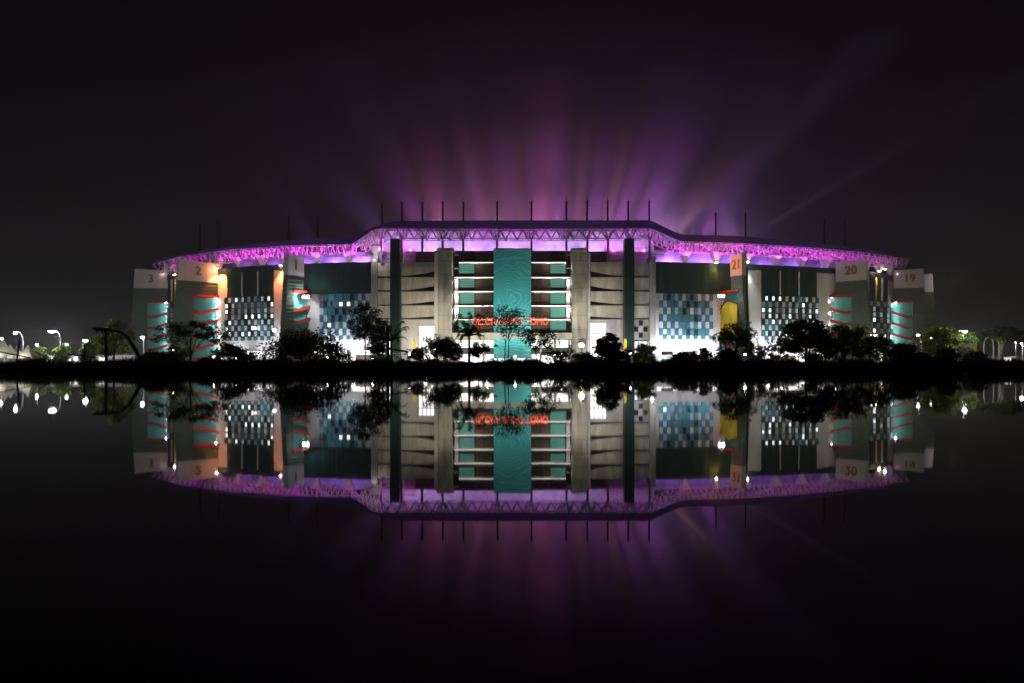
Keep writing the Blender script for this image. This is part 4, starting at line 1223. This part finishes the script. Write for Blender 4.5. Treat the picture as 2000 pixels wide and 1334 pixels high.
fence(705, 1130, 212, 4.6, 'pale railing fence across the forecourt of the main stand')
fence(1285, 1420, 216, 4.2, 'short pale railing fence below the right base wall')
fence(1480, 1560, 216, 4.4, 'pale railing fence left of the big black round tree')
fence(410, 520, 216, 4.2, 'pale railing fence below the left checkered wall')
for px, lab, kk in ((806.5, 'narrow yellow feather flag left of the left pylon', 'yellow'), (1219, 'narrow yellow feather flag with red foot beside the right green column', 'yellow'), (1405, 'dark olive vertical flag at the right end of the white base wall', 'louvre')):
    d = 244; p = P(px, 661 if px < 1300 else 660, d)
    q = MB(); zb = PZ(684, d)
    q.prism([(p.x, zb), (p.x + .75, zb + .3), (p.x + .8, p.z - .6), (p.x + .35, p.z), (p.x, p.z - .1)], d, d + .05, kk)
    o = q.build('flag'); tag(o, lab, 'flag')
    b = MB(); b.tube([(p.x - .04, d, 1), (p.x - .04, d, p.z)], .05, 'steel', 5); b.build('pole', o)
    if px > 1200 and px < 1300:
        b = MB(); b.box(p.x, p.x + .75, d - .03, d - .01, zb - 1.5, zb + .5, 'red'); b.build('red_foot', o)

for px, py, d, pw, lab in ((338, 684, 163, 420, 'small added fill lamp behind the shrub at the left foot of the flat-crowned tree'), (484, 692, 164, 260, 'small added fill lamp behind the thin leafy shrub left of tower 1'), (868, 686, 163, 520, 'small added fill lamp behind the glowing yellow shrub'),
                           (1096, 690, 164, 330, 'small added fill lamp behind the feathery shrub near the right pylon'), (1256, 688, 178, 420, 'small added fill lamp behind the little yellow-green shrub'), (1700, 690, 165, 520, 'small added fill lamp among the olive trees on the right'), (1528, 694, 165, 260, 'small added fill lamp left of the big black round tree')):
    p = P(px, py, d)  # added lamps that brighten the shrubs from among their leaves
    o = MB().tube([(p.x, p.y, 1), (p.x, p.y, p.z - .12)], .05, 'mast', 6).build('shrub_fill_lamp'); tag(o, lab, 'lamp', 'added fill lamps along the bank')
    MB().tube([(p.x, p.y, p.z - .12), (p.x, p.y, p.z + .12)], [.14, .10], 'bulbw', 8).build('lamp_lens', o)
    light('shrub_fill_light', (p.x, p.y - .4, p.z + .5), pw, (1, .88, .5), .15)
for px, py, lab in ((418, 697, 'before the white plinth between tower 2 and the left checkered wall'), (462, 699, 'at the left end of the left railing fence'), (640, 698, 'right of the broad leafy bush'), (690, 694, 'left of the tall slender tree'), (728, 699, 'right of the tall slender tree'),
                    (800, 692, 'left of the glowing yellow shrub'), (832, 699, 'under the left lit entrance window'), (952, 697, 'left of the teal banner foot'), (1046, 698, 'right of the teal banner foot'), (1084, 694, 'before the entrance hall'),
                    (1162, 694, 'right of the big warm floodlight'), (1320, 697, 'between the two kiosks'), (1378, 694, 'right of the kiosks'), (1455, 692, 'at the foot of the dark straight post'), (1500, 696, 'at the railing left of the big black round tree'), (1630, 690, 'behind the dark tree left of tower 20')):
    d = 206; p = P(px, py, d)
    o = MB().tube([(p.x, p.y, 1), (p.x, p.y, p.z - .15)], .06, 'mast', 6).build('bollard_lamp'); tag(o, 'white post lamp ' + lab, 'lamp', 'post lamps in the forecourt')
    MB().tube([(p.x, p.y, p.z - .2), (p.x, p.y, p.z), (p.x, p.y, p.z + .2)], [.2, .3, .16], 'bulb', 10).build('lamp_lens', o)
    light('post_light', (p.x, p.y - .5, p.z + .3), 300, (.96, .98, 1), .2)
# parked cars seen behind the weeds
def car(px, d, label, paint, rear=False, yaw=0.0):
    x = PX(px, d); root = empty('parked_car', (x, d, 1.0)); tag(root, label, 'car')
    q = MB(); q.hexa([(-.9, -2.1, .35), (.9, -2.1, .35), (.9, 2.1, .35), (-.9, 2.1, .35)], [(-.88, -2.0, 1.05), (.88, -2.0, 1.05), (.88, 2.1, 1.1), (-.88, 2.1, 1.1)], paint)
    q.hexa([(-.85, -1.1, 1.05), (.85, -1.1, 1.05), (.85, 1.9, 1.1), (-.85, 1.9, 1.1)], [(-.68, -.35, 1.85), (.68, -.35, 1.85), (.68, 1.5, 1.85), (-.68, 1.5, 1.85)], paint)
    b = q.build('body', root)
    q = MB(); q.add([(-.74, -1.06, 1.14), (.74, -1.06, 1.14), (.62, -.47, 1.76), (-.62, -.47, 1.76)], [(0, 1, 2, 3)], 'glass'); 
    for v in range(len(q.v)): q.v[v] = (q.v[v][0], q.v[v][1] - .03, q.v[v][2])
    q.build('rear_window' if rear else 'windscreen', root)
    for a in (-1, 1):
        MB().box(a * .68 - .18, a * .68 + .18, -2.12, -2.02, .75, .95, 'tail' if rear else 'litd').build('tail_light' if rear else 'headlight', root)
        for y in (-1.3, 1.3):
            w_ = MB(); w_.tube([(a * .78, y, .33), (a * .93, y, .33)], .33, 'rubber', 14); w_.build('wheel', root)
    root.rotation_euler.z = yaw
car(1273, 171, 'white parked car seen through the weeds right of the main stand', 'carp')
car(399, 171, 'dark car with red tail lights under the flat-crowned tree', 'rubber', True)
light('car_spill', (PX(1273, 160), 166, 4.5), 90, (1, 1, 1), .3)

# dark hut left of the flat-crowned tree
d = 163; root = empty('hut', (PX(320, d), d, 1.0)); tag(root, 'low black hut with a sloping roof left of the flat-crowned tree', 'hut')
MB().box(-3.4, 3.6, -1.5, 1.5, 0, 1.9, 'wood').build('wall', root)
q = MB(); q.prism([(-4.4, 1.8), (-2.4, 2.75), (2.8, 2.9), (4.2, 1.9)], -1.9, 1.9, 'wood'); q.build('roof', root)

# ---------------------------------------------------------------- timber frames on the bank
def posts(name, label, cat, segs, d, r=.12):
    q = MB()
    cx = PX(segs[0][0][0], d)
    for seg in segs:
        rr = seg[-1] if isinstance(seg[-1], float) else r
        pts = [P(a, b, d + (0.0 if len(seg) < 3 else 0)) for a, b in [t for t in seg if isinstance(t, tuple)]]
        q.tube(pts, rr, 'wood', 7)
    o = q.build(name); tag(o, label, cat); return o
d = 146.5
q = MB(); q.tube([P(207.5, 724, d), P(207.5, 700, d), P(207, 672, d), P(206, 646, d)], [.30, .26, .24, .22], 'wood', 8)
o = q.build('timber_rig'); tag(o, 'dark timber rig on the water edge with ragged top beam and long curved boom', 'timber rig')
q = MB(); q.tube([P(181, 641.5, d), P(195, 643, d), P(212, 644, d), P(226, 646, d)], [.18, .34, .30, .2], 'wood', 7)
rr = random.Random(5)
for i in range(26):
    a = rr.uniform(184, 222); q.tube([P(a, 643, d + rr.uniform(-.3, .3)), P(a + rr.uniform(-3, 3), 643 + rr.uniform(4, 15), d + rr.uniform(-.5, .5))], [.10, .03], 'wood', 4)
q.build('top_beam', o)
q = MB(); bp_ = [(224, 646), (234, 648.5), (244, 655), (252, 664), (259, 674), (266, 686), (272, 697), (278, 712), (281, 722)]
q.tube([P(a, b, d) for a, b in bp_], [.18, .22, .26, .28, .30, .32, .32, .32, .3], 'wood', 8); q.build('boom', o)
posts('leaning_post', 'thin leaning post crossed by a long slanting pole at the far left', 'post', [((38, 663), (35, 690), (31, 722), .16), ((-6, 686), (60, 699), .11)], 143)
posts('leaning_post', 'upright post with a slanting pole between the tallest street lamp and the timber rig', 'post', [((166, 673), (165, 696), (164, 722), .15), ((132, 691.5), (160, 695), (192, 699), .11)], 143)
posts('wooden_trestle', 'dark wooden trestle with a thick beam and diagonal brace beside the ragged palm', 'trestle', [((757, 636), (758, 722), .30), ((742, 681), (770, 683), (797, 687), .16), ((764, 690), (780, 700), (796, 711), .10)], 150)
posts('leaning_post', 'slanting bamboo pole lying over the weeds below the kiosks', 'post', [((1306, 709), (1330, 701), (1353, 697), .10)], 151)
posts('leaning_post', 'dark straight post rising through the open leafy tree to tower 21', 'post', [((1459, 520), (1460, 722), .26)], 240)
for px, py, lab in ((96, 700, 'short stake at the left water edge'), (1750, 715, 'short stake in the water below the last stairs')):
    posts('stake', lab, 'stake', [((px, py), (px + 1, 728), .07)], 140)

# far right: white arch, gate panel, yellow posts
d = 232
pts = []
for i in range(13):
    t = math.pi * i / 12; pts.append((PX(1931, d) - 1.35 * math.cos(t), d, PZ(672, d) + 1.9 * math.sin(t)))
q = MB(); q.tube([(pts[0][0], d, 1)] + pts + [(pts[-1][0], d, 1)], .13, 'canvas', 7); o = q.build('arch'); tag(o, 'thin white arch near the umbrella-shaped tree', 'arch')
q = MB(); q.box(PX(1951, d), PX(1960, d), d, d + .3, 3.0, PZ(667, d), 'canvas'); q.box(PX(1952, d), PX(1953, d), d + .1, d + .2, 1, 3.0, 'steel'); q.box(PX(1958, d), PX(1959, d), d + .1, d + .2, 1, 3.0, 'steel')
o = q.build('signboard'); tag(o, 'plain white board on two legs under the umbrella-shaped tree', 'signboard')
q = MB(); q.box(PX(1904, d), PX(1908, d), d, d + .4, 1, PZ(668, d), 'yellow'); o = q.build('gate_post'); tag(o, 'yellow gate post right of the yellow-green tree', 'post')
light('arch_lamp', (PX(1940, 226), 224, 7), 500, (1, .98, .85), .3)
light('lot_lamp', (PX(110, 220), 216, 6), 2200, (1, .95, .8), .4)
light('lot_lamp', (PX(230, 220), 222, 5), 1200, (1, .85, .6), .4)
# low lot wall behind the left trees
q = MB(); q.box(PX(-30, 262), PX(262, 262), 262, 262.4, 1, 5.0, 'pale'); o = q.build('lot_wall'); tag(o, 'low pale wall behind the tents and trees on the left', 'wall')
q = MB(); q.box(PX(1830, 285), PX(2030, 285), 285, 285.4, 1, 5.0, 'pale'); o = q.build('lot_wall'); tag(o, 'low pale wall behind the trees on the right', 'wall')
for px, d, w_, kk, lab in ((92, 236, 3.2, 'litw', 'lit white booth between the tents and the tallest street lamp'), (118, 232, 4.6, 'hall', 'long lit booth under the tallest street lamp'), (148, 238, 2.2, 'hall', 'small lit booth left of the upright post'), (196, 240, 1.6, 'litw', 'narrow lit booth behind the timber rig'),
                       (240, 246, 2.6, 'litd', 'dimly lit booth under the curved boom'), (1915, 240, 3.0, 'litw', 'lit booth behind the yellow gate post'), (1972, 244, 2.0, 'hall', 'small lit booth at the right edge')):
    x = PX(px, d); root = empty('booth', (x, d, 1.0)); tag(root, lab, 'booth')
    MB().box(-w_ / 2 - .3, w_ / 2 + .3, -1.6, 1.2, 3.0, 3.2, 'pale').build('roof', root)
    MB().box(-w_ / 2, w_ / 2, .9, 1.1, .9, 2.9, kk).build('lit_panel', root)
    MB().box(-w_ / 2, w_ / 2, -1.0, -.8, 0, .9, 'pale').build('counter', root)
    for a in (-1, 1): MB().box(a * w_ / 2 - .06, a * w_ / 2 + .06, -1.1, -1.0, 0, 3.0, 'steel').build('post', root)
# banner bunting and parasols at the entrance
for px, col, lab in ((968, 'yellow', 'small yellow parasol left of the banner foot'), (1037, 'yellow', 'small yellow parasol right of the banner foot')):
    d = 225; x = PX(px, d); z = PZ(672, d)
    root = empty('parasol', (x, d, 1)); tag(root, lab, 'parasol', 'parasols at the entrance')
    q = MB(); n = 8; vv = [(0, 0, z - 1)] + [(1.0 * math.cos(2 * math.pi * i / n), 1.0 * math.sin(2 * math.pi * i / n), z - 1.7) for i in range(n)]
    q.add(vv, [(0, 1 + i, 1 + (i + 1) % n) for i in range(n)], col); q.build('canopy', root)
    q = MB(); q.tube([(0, 0, 0), (0, 0, z - 1)], .05, 'steel', 5); q.build('pole', root)
# floats on the water
for px, py, lab in ((1885, 731, 'pale plastic bottle floating in the water on the right'),):
    d = CZ * FX / (py - HY); x = PX(px, d)
    q = MB(); q.tube([(x - .35, d, .05), (x - .25, d, .06), (x + .15, d, .06), (x + .22, d, .07), (x + .32, d, .07)], [.03, .10, .10, .04, .035], 'canvas', 8); o = q.build('bottle'); tag(o, lab, 'bottle')

# air
hz = MB(); hz.box(-950, 950, -60, 1250, -2, 124, 'soil')
ho = hz.build('haze'); tag(ho, 'thin night haze over water and stadium', kind='stuff')
hm = bpy.data.materials.new('haze'); hm.use_nodes = True
n_ = hm.node_tree
for x in list(n_.nodes): n_.nodes.remove(x)
ou = n_.nodes.new('ShaderNodeOutputMaterial'); pv = n_.nodes.new('ShaderNodeVolumePrincipled')
pv.inputs['Color'].default_value = (.9, .9, .92, 1)
pv.inputs['Density'].default_value = 0.00042
pv.inputs['Density Attribute'].default_value = ''
n_.links.new(pv.outputs[0], ou.inputs['Volume'])
ho.data.materials.clear(); ho.data.materials.append(hm)
# added denser haze over the bowl, shaped so the glow fades upward
sm_ = bpy.data.meshes.new('denser_haze')
bm = bmesh.new(); bmesh.ops.create_uvsphere(bm, u_segments=32, v_segments=18, radius=1.0); bm.to_mesh(sm_); bm.free()
so = bpy.data.objects.new('denser_haze', sm_); C.objects.link(so)
so.location = (26, 348, 44); so.scale = (175, 66, 79)
tag(so, 'added denser haze over the stadium bowl holding the purple glow', kind='stuff')
mm_ = bpy.data.materials.new('denser_haze'); mm_.use_nodes = True
n_ = mm_.node_tree
for x in list(n_.nodes): n_.nodes.remove(x)
ou = n_.nodes.new('ShaderNodeOutputMaterial'); pv = n_.nodes.new('ShaderNodeVolumePrincipled')
pv.inputs['Color'].default_value = (.9, .9, .92, 1); pv.inputs['Density Attribute'].default_value = ''
t = n_.nodes.new('ShaderNodeTexCoord'); ln = n_.nodes.new('ShaderNodeVectorMath'); ln.operation = 'LENGTH'
mr = n_.nodes.new('ShaderNodeMapRange'); mr.interpolation_type = 'SMOOTHERSTEP'
mr.inputs['From Min'].default_value = .12; mr.inputs['From Max'].default_value = 1.0; mr.inputs['To Min'].default_value = 1; mr.inputs['To Max'].default_value = 0
nz = n_.nodes.new('ShaderNodeTexNoise'); nz.inputs['Scale'].default_value = 3.2; nz.inputs['Detail'].default_value = 2
mn = n_.nodes.new('ShaderNodeMapRange'); mn.inputs['From Min'].default_value = .35; mn.inputs['From Max'].default_value = .65; mn.inputs['To Min'].default_value = .55; mn.inputs['To Max'].default_value = 1.3
ml = n_.nodes.new('ShaderNodeMath'); ml.operation = 'MULTIPLY'; m2 = n_.nodes.new('ShaderNodeMath'); m2.operation = 'MULTIPLY'; m2.inputs[1].default_value = 0.0036
L_ = n_.links.new
L_(t.outputs['Object'], ln.inputs[0]); L_(ln.outputs['Value'], mr.inputs['Value']); L_(t.outputs['Object'], nz.inputs['Vector']); L_(nz.outputs[0], mn.inputs['Value'])
L_(mr.outputs[0], ml.inputs[0]); L_(mn.outputs[0], ml.inputs[1]); L_(ml.outputs[0], m2.inputs[0]); L_(m2.outputs[0], pv.inputs['Density']); L_(pv.outputs[0], ou.inputs['Volume'])
sm_.materials.append(mm_)
cy.volume_step_rate = 1.0
cy.volume_max_steps = 128
